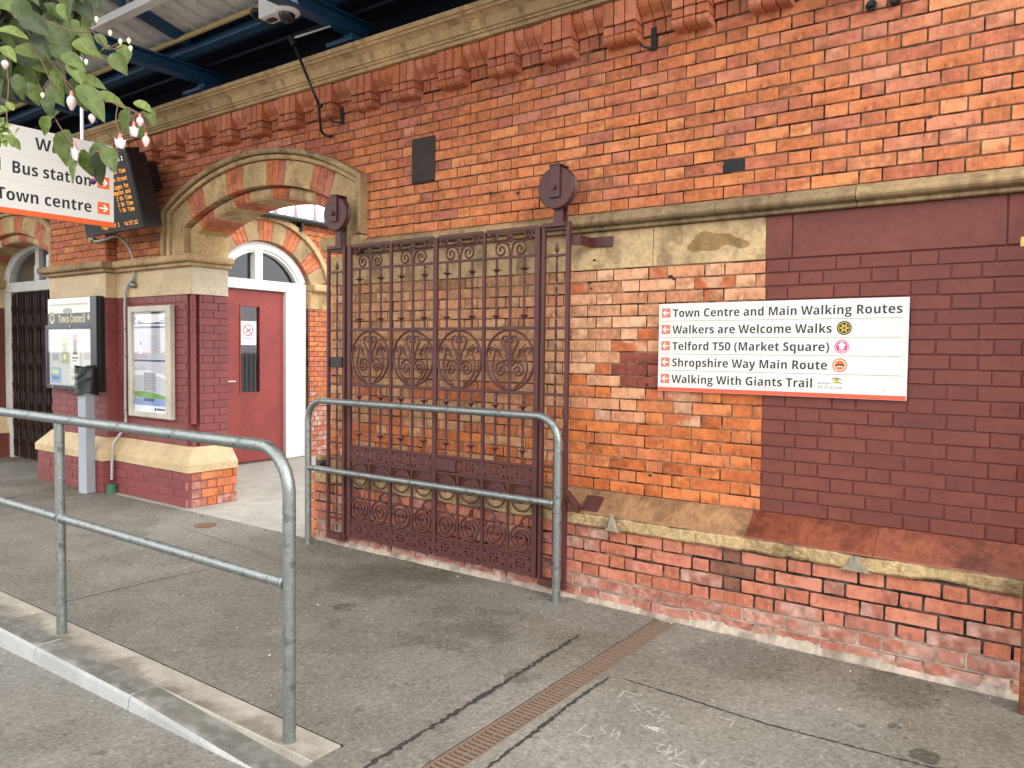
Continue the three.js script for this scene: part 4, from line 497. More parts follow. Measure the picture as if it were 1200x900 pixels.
// ---------------------------------------------------------------- wrought iron gate
{
  const gt = thing('iron_gate', 'maroon wrought iron sliding gate with scrollwork hanging against the brick wall', 'gate', [0, 0, 0.175]);
  const m = M.iron, X = [-4.32, -3.895, -3.475, -3.06, -2.645], B = (n, x0, x1, y0, y1, d = 0.014, r = 0.003) => part(n, rbox(x0, x1, y0, y1, -d, d, r, 1), m, gt);
  B('stile', X[0] - 0.018, X[0] + 0.018, 0.09, 2.262, 0.013); B('stile', X[2] - 0.017, X[2] + 0.017, 0.112, 2.255, 0.012); B('stile', X[4] - 0.018, X[4] + 0.018, 0.09, 2.262, 0.013);
  for (const i of [1, 3]) B('stile', X[i] - 0.0105, X[i] + 0.0105, 0.112, 2.255, 0.010);
  for (const [y, h] of [[2.255, 0.014], [2.086, 0.010], [1.642, 0.011], [1.238, 0.011], [0.782, 0.010], [0.668, 0.010], [0.222, 0.010], [0.104, 0.011]]) for (let i = 0; i < 4; i++) B('rail', X[i] + 0.014 + (i % 2 ? 0 : 0.008), X[i + 1] - 0.014 - (i % 2 ? 0.008 : 0), y - h * 0.85, y + h * 0.85, 0.008);
  const spiral = (cx, cy, r0, turns, dir, a0, y = 1) => { const q = []; for (let i = 0; i <= 26; i++) { const k = i / 26, r = r0 * (1 - 0.86 * k), a = a0 + dir * k * turns * Math.PI * 2; q.push([cx + r * Math.cos(a), cy + y * r * Math.sin(a), 0]); } return q; };
  const rib = (pts, w0 = 0.008, seg = 60, d = 1.2, w = w0 * 0.9) => { const g = new THREE.TubeGeometry(new THREE.CatmullRomCurve3(pts.map(p => new THREE.Vector3(...p))), seg, w, 5); g.scale(1, 1, d); return buv(g); };
  const share = {}; const S = (key, f) => share[key] ??= f();
  const P = (n, key, f, x, y = 0, sx = 1, mm = m) => { const o = part(n, S(key, f), mm, gt); o.position.set(x, y, 0); o.scale.x = sx; return o; };
  const twist = (h) => { const g = new THREE.BoxGeometry(0.0125, h, 0.0125, 1, 40, 1), p = g.attributes.position; for (let i = 0; i < p.count; i++) { const a = p.getY(i) * 55, x = p.getX(i), z = p.getZ(i); p.setX(i, x * Math.cos(a) - z * Math.sin(a)); p.setZ(i, x * Math.sin(a) + z * Math.cos(a)); } return buv(flat(g)); };
  const collar = () => { const g = new THREE.LatheGeometry([[0, -0.022], [0.009, -0.018], [0.014, -0.006], [0.034, 0], [0.014, 0.006], [0.009, 0.018], [0, 0.022]].map(q => new THREE.Vector2(...q)), 8); return buv(flat(g)); };
  const hole = (cx, cy, r, ry = r) => { const q = []; for (let i = 0; i < 7; i++) { const a = -i / 7 * Math.PI * 2; q.push([cx + r * Math.cos(a), cy + ry * Math.sin(a)]); } return q; };
  const plate = (w, h) => extr([[-w / 2, -h / 2], [w / 2, -h / 2], [w / 2, h / 2], [-w / 2, h / 2]], -0.006, 0.006, 0.001, [hole(0, 0.022, 0.007, 0.014), hole(0, -0.022, 0.007, 0.014), hole(0.026, 0, 0.016, 0.0075), hole(-0.026, 0, 0.016, 0.0075), hole(0.026, 0.022, 0.0075), hole(-0.026, 0.022, 0.0075), hole(0.026, -0.022, 0.0075), hole(-0.026, -0.022, 0.0075), hole(0.072, 0.033, 0.0105), hole(-0.072, 0.033, 0.0105), hole(0.072, -0.033, 0.0105), hole(-0.072, -0.033, 0.0105)]);
  const ovG = () => { const q = []; for (let i = 0; i < 40; i++) { const a = i / 40 * Math.PI * 2; q.push([0.188 * Math.cos(a), 0.190 * Math.sin(a), 0]); } const g = new THREE.TubeGeometry(new THREE.CatmullRomCurve3(q.map(p => new THREE.Vector3(...p)), true), 72, 0.008, 5, true); g.scale(1, 1, 1.2); return buv(g); };
  for (let i = 0; i < 4; i++) {
    const cx = (X[i] + X[i + 1]) / 2, hw = (X[i + 1] - X[i]) / 2, q = hw / 2 + 0.004;
    B('bar', cx - 0.0085, cx + 0.0085, 0.79, 2.078, 0.007); B('bar', cx - 0.0085, cx + 0.0085, 0.230, 0.660, 0.007); B('bar', cx - 0.008, cx + 0.008, 0.112, 0.216, 0.006);
    for (const s of [-1, 1]) {
      P('twisted_rod', 'tw1', () => twist(0.430), cx + s * q, 1.865); P('collar', 'co', collar, cx + s * q, 2.010); P('collar', 'co', collar, cx + s * q, 1.718);
      P('twisted_rod', 'tw2', () => twist(0.440), cx + s * q, 1.010); P('collar', 'co', collar, cx + s * q, 0.872); P('collar', 'co', collar, cx + s * q, 1.15);
      // crest scrolls
      P('scroll', 'cr1', () => rib([[0.006, -0.075, 0], [0.012, -0.03, 0], [0.03, 0.002, 0], ...spiral(0.074, -0.034, 0.052, 1.5, -1, 2.2)], 0.0075, 50), cx, 2.170, s); P('scroll', 'cr2', () => rib([[0.012, -0.006, 0], [0.05, 0.010, 0], [0.10, 0.012, 0], [0.135, 0.020, 0], ...spiral(0.130, 0.050, 0.034, 1.25, 1, -0.7)], 0.007, 44), cx, 2.170, s);
      // oval scrolls: heart at the top, large volute and S-scroll below
      P('scroll', 'ov1', () => rib([[0.004, -0.02, 0], [0.018, 0.03, 0], [0.052, 0.090, 0], [0.062, 0.125, 0], [0.045, 0.150, 0], [0.018, 0.145, 0], [0.012, 0.118, 0], [0.028, 0.112, 0]], 0.0075, 40), cx, 1.44, s);
      P('scroll', 'ov2', () => rib([[0.006, -0.06, 0], [0.010, 0.0, 0], [0.03, 0.04, 0], [0.010, -0.02, 0], ...spiral(0.066, -0.062, 0.054, 1.6, -1, 2.8)], 0.0075, 56), cx, 1.44, s);
      P('scroll', 'ov3', () => rib([[0.045, -0.172, 0], [0.105, -0.125, 0], [0.135, -0.06, 0], [0.128, 0.0, 0], [0.118, 0.045, 0], [0.130, 0.078, 0], [0.152, 0.075, 0], [0.158, 0.052, 0], [0.146, 0.044, 0]], 0.0075, 44), cx, 1.44, s);
      P('leaf_ornament', 'lf', () => merge([0, 1, 2, 3].map(k => rib([[0.055 + 0.006 * k, 0.012 + k * 0.015, 0], [0.085 + 0.006 * k, 0.030 + k * 0.018, 0], [0.112 + 0.004 * k, 0.032 + k * 0.022, 0]], 0.0045, 8))), cx, 1.44, s);
      // lower half: perforated plates, fan roundels, volutes
      P('perforated_plate', 'pl', () => plate(0.190, 0.094), cx + s * (hw / 2 + 0.001), 0.725); P('perforated_plate', 'pl2', () => plate(0.190, 0.098), cx + s * (hw / 2 + 0.001), 0.163);
      P('roundel', 'ro', () => merge([rib([...Array(33)].map((_, k) => [0.082 * Math.cos(k / 32 * 6.2832), 0.082 * Math.sin(k / 32 * 6.2832), 0]), 0.0065, 48), rib(spiral(0, -0.01, 0.045, 1.1, 1, 0.3), 0.006, 30), extr([...Array(17)].map((_, k) => [0.078 * Math.cos(k / 16 * Math.PI), 0.078 * Math.sin(k / 16 * Math.PI)]), -0.006, -0.002)]), cx + s * (hw / 2 + 0.001), 0.573);
      P('volute', 'vo', () => merge([rib([[0.085, 0.135, 0], [0.055, 0.145, 0], [0.02, 0.125, 0], [-0.005, 0.085, 0], [0.035, 0.072, 0], [0.07, 0.055, 0], [0.078, 0.030, 0]], 0.0085, 34), rib([[0.012, 0.088, 0], [-0.04, 0.062, 0], [-0.078, 0.02, 0], ...spiral(0, -0.012, 0.084, 2.1, 1, 2.8)], 0.0095, 90)]), cx + s * (hw / 2 + 0.001), 0.325, s);
    }
    P('rosette', 'rs', () => { const g = []; for (let k = 0; k < 5; k++) g.push(new THREE.SphereGeometry(0.014, 6, 5).scale(1, 1, 0.6).translate(0.018 * Math.cos(k * 1.2566 + 1.57), 0.018 * Math.sin(k * 1.2566 + 1.57), 0.008)); g.push(new THREE.SphereGeometry(0.011, 6, 5).translate(0, 0, 0.012)); return merge(g.map(q2 => buv(q2))); }, cx, 2.205);
    P('oval_ring', 'or', ovG, cx, 1.44);
  }
  // guide frames at both ends with the hanger wheels
  for (const [x0, x1] of [[-4.565, -4.365], [-2.612, -2.415]]) {
    const f = grp('guide_frame', gt), b = (n, a, c, y0, y1, d, z = 0) => part(n, rbox(a, c, y0, y1, z - d, z + d, 0.003, 1), m, f);
    b('post', x0, x0 + 0.022, 0.055, 2.272, 0.013); b('post', x1 - 0.024, x1, 0.055, 2.272, 0.015); for (const y of [2.235, 2.075, 1.638, 1.236, 0.792, 0.668, 0.215]) b('rail', x0 + 0.022, x1 - 0.024, y - 0.008, y + 0.008, 0.009);
    b('bottom_shoe', x0 + 0.023, x1 - 0.025, 0.058, 0.10, 0.03); b('top_shoe', x0 + 0.023, x1 - 0.025, 2.244, 2.268, 0.026);
    const xc = (x0 + x1) / 2 + 0.005; part('twisted_rod', twist(1.96).translate(xc, 1.10, 0), m, f); part('spear_tip', buv(new THREE.LatheGeometry([[0, -0.035], [0.012, -0.02], [0.014, 0], [0.006, 0.022], [0, 0.04]].map(q => new THREE.Vector2(...q)), 8).translate(xc, 2.12, 0)), m, f);
    const w = grp('hanger_wheel', gt), wy = x0 < -4 ? 2.505 : 2.475; part('wheel', buv(new THREE.LatheGeometry([[0, -0.014], [0.118, -0.014], [0.125, -0.010], [0.125, -0.004], [0.112, 0.002], [0.112, 0.022], [0.125, 0.028], [0.125, 0.034], [0.118, 0.038], [0, 0.038]].map(q => new THREE.Vector2(...q)), 36).rotateX(Math.PI / 2).translate(xc, wy, -0.01)), m, w);
    part('strap', merge([rbox(xc - 0.036, xc + 0.036, wy - 0.06, wy + 0.128, 0.032, 0.044, 0.003), rbox(xc - 0.036, xc + 0.036, wy + 0.128, wy + 0.140, -0.066, 0.044, 0.003), rbox(xc - 0.036, xc + 0.036, 2.27, wy + 0.128, -0.066, -0.056, 0.003)]), m, w); part('hanger', rbox(xc - 0.030, xc + 0.030, 2.268, wy - 0.05, -0.020, -0.004, 0.003), m, w);
    part('axle_nut', buv(new THREE.CylinderGeometry(0.016, 0.018, 0.02, 6).rotateX(Math.PI / 2).translate(xc, wy, 0.052)), m, w);
  }
  part('lock_box', rbox(-4.50, -4.38, 1.36, 1.44, -0.02, 0.03, 0.006), M.black, gt); part('keeper', rbox(-3.452, -3.28, 0.685, 0.765, -0.004, 0.022, 0.006), m, gt);
  part('wall_bracket', merge([rbox(-2.414, -2.36, 2.13, 2.19, -0.02, -0.01, 0.003), rbox(-2.372, -2.36, 2.13, 2.19, -0.17, -0.02, 0.003), rbox(-2.36, -2.22, 2.13, 2.19, -0.17, -0.158, 0.003)]), m, gt);
  part('wall_bracket', merge([box(-0.055, 0.055, -0.006, 0.006, -0.055, 0.055)]).rotateX(0.80).translate(-2.28, 0.585, -0.08), m, gt); part('bracket_web', extr([[-2.414, 0.66], [-2.33, 0.58], [-2.33, 0.54], [-2.414, 0.61]], -0.03, 0.02, 0.002), m, gt);
}

// ---------------------------------------------------------------- galvanised barriers
{
  const hoop = (t, x0, x1, y, r, bendL) => { const q = []; if (bendL) { q.push([x0, 0, 0], [x0, y - r, 0]); for (let i = 1; i <= 8; i++) { const a = Math.PI - i / 8 * Math.PI / 2; q.push([x0 + r + r * Math.cos(a), y - r + r * Math.sin(a), 0]); } } else q.push([x0, y, 0]); q.push([x1 - r, y, 0]); for (let i = 1; i <= 8; i++) { const a = Math.PI / 2 - i / 8 * Math.PI / 2; q.push([x1 - r + r * Math.cos(a), y - r + r * Math.sin(a), 0]); } q.push([x1, -0.02, 0]);
    const path = new THREE.CurvePath(); for (let i = 0; i + 1 < q.length; i++) path.add(new THREE.LineCurve3(new THREE.Vector3(...q[i]), new THREE.Vector3(...q[i + 1])));
    const pts = []; for (let i = 0; i + 1 < q.length; i++) { const L = Math.hypot(q[i + 1][0] - q[i][0], q[i + 1][1] - q[i][1]), n = Math.max(1, Math.round(L / 0.08)); for (let k = 0; k < n; k++) pts.push(new THREE.Vector3(mix(q[i][0], q[i + 1][0], k / n), mix(q[i][1], q[i + 1][1], k / n), 0)); } pts.push(new THREE.Vector3(...q[q.length - 1]));
    const g = new THREE.TubeGeometry(new THREE.CatmullRomCurve3(pts), pts.length * 2, 0.0245, 18); const u = g.attributes.uv, L = pts.length * 0.08; for (let i = 0; i < u.count; i++) u.setXY(i, u.getX(i) * L, u.getY(i) * 0.154); part('hoop', g, M.galv, t); };
  const post = (t, x, y) => part('post', buv(cyl([x, -0.02, 0], [x, y - 0.02, 0], 0.0245, 18)), M.galv, t), weld = (t, x, y) => part('weld', buv(new THREE.TorusGeometry(0.0215, 0.006, 6, 18).rotateY(Math.PI / 2).translate(x, y, 0)), M.galv, t);
  const a = thing('tube_barrier', 'galvanised tube barrier with two rails standing on the kerb strip', 'barrier', [0, 0, 2.262]);
  hoop(a, -8.2, -2.352, 1.118, 0.17, false); for (const x of [-4.202, -6.05, -7.9]) { post(a, x, 1.118); weld(a, x + 0.026, 0.605); weld(a, x - 0.026, 0.605); } for (const [p, q] of [[-7.9, -6.05], [-6.05, -4.202], [-4.202, -2.352]]) part('middle_rail', buv(cyl([p + 0.02, 0.605, 0], [q - 0.02, 0.605, 0], 0.0215, 18)), M.galv, a); weld(a, -2.38, 0.605);
  const b = thing('tube_barrier', 'short galvanised hoop barrier guarding the iron gate', 'barrier', [0, 0, 0.262]);
  hoop(b, -4.685, -2.425, 1.108, 0.15, true); part('middle_rail', buv(cyl([-4.665, 0.592, 0], [-2.445, 0.592, 0], 0.0215, 18)), M.galv, b); weld(b, -4.66, 0.592); weld(b, -2.452, 0.592);
}
// ---------------------------------------------------------------- signs, boards and small things
const WZ = (u, v, z) => { const d = pix(u, v, 1).sub(camera.position), k = (z - camera.position.z) / d.z; return camera.position.clone().addScaledVector(d, k).toArray(); };
const arrow = (c, x, y, s, dir, bg) => { c.fillStyle = bg; c.fillRect(x, y, s, s); c.strokeStyle = '#fff'; c.lineWidth = s * 0.11; c.lineCap = 'round'; c.lineJoin = 'round'; c.beginPath(); c.moveTo(x + s * 0.2, y + s / 2); c.lineTo(x + s * 0.8, y + s / 2); const e = dir < 0 ? x + s * 0.2 : x + s * 0.8; c.moveTo(e - dir * s * 0.26, y + s * 0.24); c.lineTo(e, y + s / 2); c.lineTo(e - dir * s * 0.26, y + s * 0.76); c.stroke(); };
{ // walking routes sign on the wall
  const rows = ['Town Centre and Main Walking Routes', 'Walkers are Welcome Walks', 'Telford T50 (Market Square)', 'Shropshire Way Main Route', 'Walking With Giants Trail'];
  const tx = ctex(2048, 790, (c, w, h) => {
    c.fillStyle = '#dedad0'; c.fillRect(0, 0, w, h); c.fillStyle = '#d9573a'; c.fillRect(0, h - 34, w, 34);
    const rh = (h - 44) / 5; let fs = 96; c.font = `bold ${fs}px sans-serif`; fs *= 1878 / c.measureText(rows[0]).width; c.font = `bold ${fs}px sans-serif`; c.textBaseline = 'middle';
    rows.forEach((s, i) => { const y = 6 + rh * (i + 0.5); arrow(c, 26, y - 42, 84, -1, '#d06a52'); c.fillStyle = '#26282d'; c.fillText(s, 132, y + 3); const ex = 132 + c.measureText(s).width + 90;
      if (i < 4) { c.fillStyle = '#9a8780'; c.fillRect(20, 6 + rh * (i + 1) - 3, w - 60, 5); }
      const ring = (r, f) => { c.fillStyle = f; c.beginPath(); c.arc(ex, y, r, 0, 7); c.fill(); };
      if (i === 1) { ring(56, '#1d1b16'); ring(47, '#c9a73a'); ring(41, '#1d1b16'); c.fillStyle = '#c9a73a'; for (let k = 0; k < 6; k++) { c.beginPath(); c.ellipse(ex + 21 * Math.cos(k * 1.047), y + 21 * Math.sin(k * 1.047), 15, 8, k * 1.047, 0, 7); c.fill(); } ring(9, '#1d1b16'); }
      if (i === 2) { ring(56, '#c8356d'); c.strokeStyle = '#f3dfe8'; c.lineWidth = 5; c.beginPath(); c.arc(ex, y, 47, 0, 7); c.stroke(); c.fillStyle = '#fbeff4'; c.beginPath(); c.moveTo(ex, y - 40); c.lineTo(ex + 34, y - 8); c.lineTo(ex + 18, y - 8); c.lineTo(ex + 18, y + 18); c.lineTo(ex - 18, y + 18); c.lineTo(ex - 18, y - 8); c.lineTo(ex - 34, y - 8); c.fill(); c.font = 'bold 22px sans-serif'; c.textAlign = 'center'; c.fillText('T50', ex, y + 32); c.textAlign = 'left'; c.font = `bold ${fs}px sans-serif`; }
      if (i === 3) { ring(56, '#d0643c'); ring(46, '#f0d9c4'); ring(38, '#d0643c'); c.fillStyle = '#2b211c'; c.beginPath(); c.moveTo(ex - 46, y + 8); c.quadraticCurveTo(ex, y - 28, ex + 46, y + 8); c.quadraticCurveTo(ex, y - 4, ex - 46, y + 8); c.fill(); c.fillStyle = '#f6ece0'; c.beginPath(); c.moveTo(ex - 34, y + 18); c.quadraticCurveTo(ex, y - 6, ex + 34, y + 18); c.quadraticCurveTo(ex, y + 8, ex - 34, y + 18); c.fill(); }
      if (i === 4) { const x = ex - 54; c.fillStyle = '#6d7a86'; c.font = 'bold 26px sans-serif'; c.fillText('Wellington', x, y - 2, 104); c.font = 'bold 34px sans-serif'; c.fillStyle = '#7f8a94'; c.fillText('LA 21 Group', x, y + 30, 186); c.fillStyle = '#e8c335'; c.beginPath(); c.arc(x + 140, y - 24, 26, 0, 7); c.fill(); c.fillStyle = '#3c6fb0'; c.beginPath(); c.moveTo(x + 96, y - 34); c.quadraticCurveTo(x + 140, y - 66, x + 190, y - 30); c.quadraticCurveTo(x + 140, y - 42, x + 96, y - 34); c.fill(); c.fillStyle = '#3f9a8c'; c.beginPath(); c.moveTo(x + 110, y - 14); c.quadraticCurveTo(x + 160, y - 26, x + 196, y + 2); c.quadraticCurveTo(x + 150, y - 6, x + 110, y - 14); c.fill(); c.fillStyle = '#d2503f'; c.beginPath(); c.arc(x + 146, y - 34, 9, 0, 7); c.fill(); c.font = `bold ${fs}px sans-serif`; }
    });
  });
  const t = thing('direction_sign', 'white wall sign listing town centre and walking routes with arrows', 'sign', [-1.26, 1.527, 0.018]);
  part('panel', rbox(-0.645, 0.645, -0.2485, 0.2485, -0.006, 0.006, 0.002, 1), M.white, t); part('face', new THREE.PlaneGeometry(1.286, 0.493).translate(0, 0, 0.0075), std({ map: tx, roughness: 0.45 }), t);
  for (const [x, y] of [[-0.56, 0.215], [0.545, -0.2], [-0.03, 0.22], [-0.03, -0.205], [-0.58, -0.205], [0.53, 0.215]]) part('screw', new THREE.CylinderGeometry(0.005, 0.005, 0.002, 8).rotateX(Math.PI / 2).translate(x, y, 0.009), M.whiteOld, t);
  for (const x of [-0.4, 0.4]) part('batten', box(x - 0.02, x + 0.02, -0.22, 0.22, -0.016, -0.0062), M.steel, t);
}
{ // hanging bus station sign
  const tx = ctex(2048, 844, (c, w, h) => {
    c.fillStyle = '#d3d1cb'; c.fillRect(0, 0, w, h); c.fillStyle = '#e0602a'; c.fillRect(0, h - 52, w, 52); const rh = (h - 52) / 3, K = w / 1.25; c.textBaseline = 'middle'; c.fillStyle = '#bdbab4'; for (const i of [1, 2]) c.fillRect(0, rh * i - 2, w, 4);
    c.font = 'bold 158px sans-serif'; const rx = 1.115 * K;
    [['Wa', 0.79 * K], ['Bus station', null], ['Town centre', null]].forEach(([s, x], i) => { const y = rh * (i + 0.5) + 4; c.fillStyle = '#17181b'; const wd = i === 1 ? 0.455 * K : i === 2 ? 0.535 * K : 999; const mw = c.measureText(s).width; c.save(); if (i) { c.translate(rx - wd, y); c.scale(wd / mw, 1); c.fillText(s, 0, 0); } else c.fillText(s, x, y); c.restore(); arrow(c, 1.148 * K, y - 66, 124, 1, '#e8672c'); });
    const bx = 0.555 * K, by = rh * 1.5; c.strokeStyle = '#17181b'; c.lineWidth = 11; c.strokeRect(bx, by - 62, 78, 112); c.strokeRect(bx + 12, by - 44, 54, 40); c.fillStyle = '#17181b'; c.fillRect(bx + 6, by + 50, 18, 22); c.fillRect(bx + 54, by + 50, 18, 22);
  });
  const t = thing('hanging_sign', 'white hanging sign for bus station and town centre with an orange lower edge', 'sign', [-5.0, 2.5165, 2.198]); t.rotation.y = Math.PI / 2;
  part('panel', rbox(-0.625, 0.625, -0.2575, 0.2575, -0.014, 0.012, 0.003, 1), std({ color: lin(0.62, 0.25, 0.08), roughness: 0.5 }), t); part('face', new THREE.PlaneGeometry(1.249, 0.514).translate(0, 0, 0.0135), std({ map: tx, roughness: 0.5 }), t);
  for (const x of [-0.42, 0.44]) part('hanger_rod', cyl([x, 0.25, -0.001], [x, 1.92, -0.001], 0.010, 10), M.white, t);
  const leaf = [[-0.055, 0.27], [0.01, 0.31]];
}
{ // departures display
  const rows = [[0.50, 0.045, 'Platform 2', '#f2efe4'], [0.42, 0.20, 'On Time'], [0.10, 0.30, 'Birmingham New Street'], [0.10, 0.40, '2 carriages for'], [0.10, 0.475, 'Wolverhampton and'], [0.50, 0.555, '2 On Time'], [0.50, 0.635, '2 On Time'], [0.50, 0.715, '1 On Time']];
  const tx = ctex(1024, 660, (c, w, h) => { c.fillStyle = '#0c0c0d'; c.fillRect(0, 0, w, h); c.font = 'bold 50px monospace'; c.textBaseline = 'top'; c.textAlign = 'right'; rows.forEach(r => { c.fillStyle = r[3] ?? '#ff9d1e'; c.fillText(r[2], w - 40, r[1] * h); }); c.fillStyle = '#ff9d1e'; c.fillText('Page 1 of 2   14:57:32', w - 40, 0.90 * h); });
  const t = thing('departures_display', 'black departures display with amber text tilted forward from the wall', 'display', [-7.41, 2.93, 0.435]); t.rotation.x = 0.245;
  part('housing', rbox(-0.54, 0.54, -0.355, 0.355, -0.14, 0.0, 0.012), M.black, t); part('screen', new THREE.PlaneGeometry(1.02, 0.66).translate(0, 0, 0.002), std({ color: 0x050505, map: null, emissive: 0xffffff, emissiveMap: tx, emissiveIntensity: 1.3, roughness: 0.6 }), t);
  part('bracket', rbox(-0.3, 0.3, 0.0, 0.22, -0.42, -0.14, 0.01), M.black, t); part('side_cheek', rbox(0.541, 0.552, -0.36, 0.30, -0.18, -0.01, 0.003), M.black, t);
}
{ // town council noticeboard
  const t = thing('notice_cabinet', 'black Town Council notice cabinet with gold lettering on the pilaster', 'noticeboard', [-8.645, 1.03, 0.116]);
  part('cabinet', merge([rbox(-0.575, 0.575, 0, 0.99, 0, 0.055, 0.006), rbox(0.44, 0.575, 0, 0.99, 0.055, 0.085, 0.006), rbox(-0.575, -0.535, 0, 0.70, 0.055, 0.085, 0.006), rbox(-0.535, 0.44, 0, 0.045, 0.055, 0.085, 0.006), rbox(-0.535, 0.44, 0.655, 0.70, 0.055, 0.085, 0.006)]), M.black, t);
  part('back_panel', box(-0.534, 0.439, 0.046, 0.654, 0.056, 0.060), std({ color: lin(0.62, 0.62, 0.58), roughness: 0.8 }), t);
  const hd = ctex(1024, 290, (c, w, h) => { c.fillStyle = '#0c0c0c'; c.fillRect(0, 0, w, h); c.fillStyle = '#e9e6da'; c.fillRect(0, 0, w, 165); c.fillStyle = '#b9b4a2'; c.fillRect(40, 60, 880, 22); c.fillStyle = '#8f9488'; c.beginPath(); c.ellipse(470, 140, 110, 32, 0, 0, 7); c.fill(); c.font = 'bold 118px serif'; c.fillStyle = '#d9c98c'; c.textBaseline = 'middle'; c.fillText('Town Council', 250, 226, 620); c.fillStyle = '#e6e0c8'; c.beginPath(); c.ellipse(100, 190, 62, 88, 0, 0, 7); c.fill(); c.fillStyle = '#16202a'; c.beginPath(); c.ellipse(100, 226, 28, 34, 0, 0, 7); c.fill(); c.fillStyle = '#d9c98c'; for (let k = 0; k < 6; k++) { c.beginPath(); c.ellipse(944 + 16 * Math.cos(k), 215 + 22 * Math.sin(k), 14, 9, k, 0, 7); c.fill(); } });
  part('header', new THREE.PlaneGeometry(1.0, 0.283).translate(-0.07, 0.845, 0.0565), std({ map: hd, roughness: 0.25 }), t); part('crest_ring', buv(new THREE.TorusGeometry(0.035, 0.008, 8, 20).translate(-0.47, 0.80, 0.062)), M.whiteOld, t);
  const sheet = (x, y, w, h, draw, rz = 0) => { const tt = ctex(128, 192, draw), o = part('pinned_notice', new THREE.PlaneGeometry(w, h), std({ map: tt, roughness: 0.7 }), t); o.position.set(x, y, 0.0615 + R() * 0.001); o.rotation.z = rz; };
  const doc = (bg, a) => (c, w, h) => { c.fillStyle = bg; c.fillRect(0, 0, w, h); for (const [x, y, ww, hh, f] of a) { c.fillStyle = f; c.fillRect(x, y, ww, hh); } };
  sheet(0.06, 0.44, 0.20, 0.40, doc('#f2f0ea', [[28, 20, 72, 104, '#b27a52'], [44, 50, 40, 74, '#3c3230'], [20, 138, 88, 8, '#777'], [20, 154, 70, 6, '#999']])); sheet(-0.17, 0.42, 0.17, 0.28, doc('#aeb27a', [[30, 40, 60, 90, '#7d8a4a'], [40, 120, 40, 40, '#e8e6c8']])); sheet(-0.38, 0.15, 0.24, 0.17, doc('#7fa6c8', [[10, 20, 90, 60, '#c8d8a0'], [20, 110, 80, 40, '#4d7fae']])); sheet(-0.38, 0.34, 0.18, 0.12, doc('#c4c6c2', [[10, 20, 100, 120, '#9aa3a0']])); sheet(0.32, 0.40, 0.20, 0.3, doc('#e6e2da', [[0, 40, 128, 5, '#c24a4a'], [20, 70, 90, 70, '#cfcac0']])); sheet(0.10, 0.14, 0.3, 0.16, doc('#dfe0d2', [[10, 20, 100, 30, '#c9cfa0'], [10, 80, 100, 60, '#b8c2b8']]));
  part('glass_door', box(-0.534, 0.439, 0.046, 0.654, 0.076, 0.080), M.glass, t); part('lock', new THREE.CylinderGeometry(0.012, 0.012, 0.01, 12).rotateX(Math.PI / 2).translate(-0.40, 0.022, 0.088), M.steel, t); part('lock', new THREE.CylinderGeometry(0.010, 0.010, 0.01, 12).rotateX(Math.PI / 2).translate(0.02, 0.68, 0.088), M.steel, t);
}
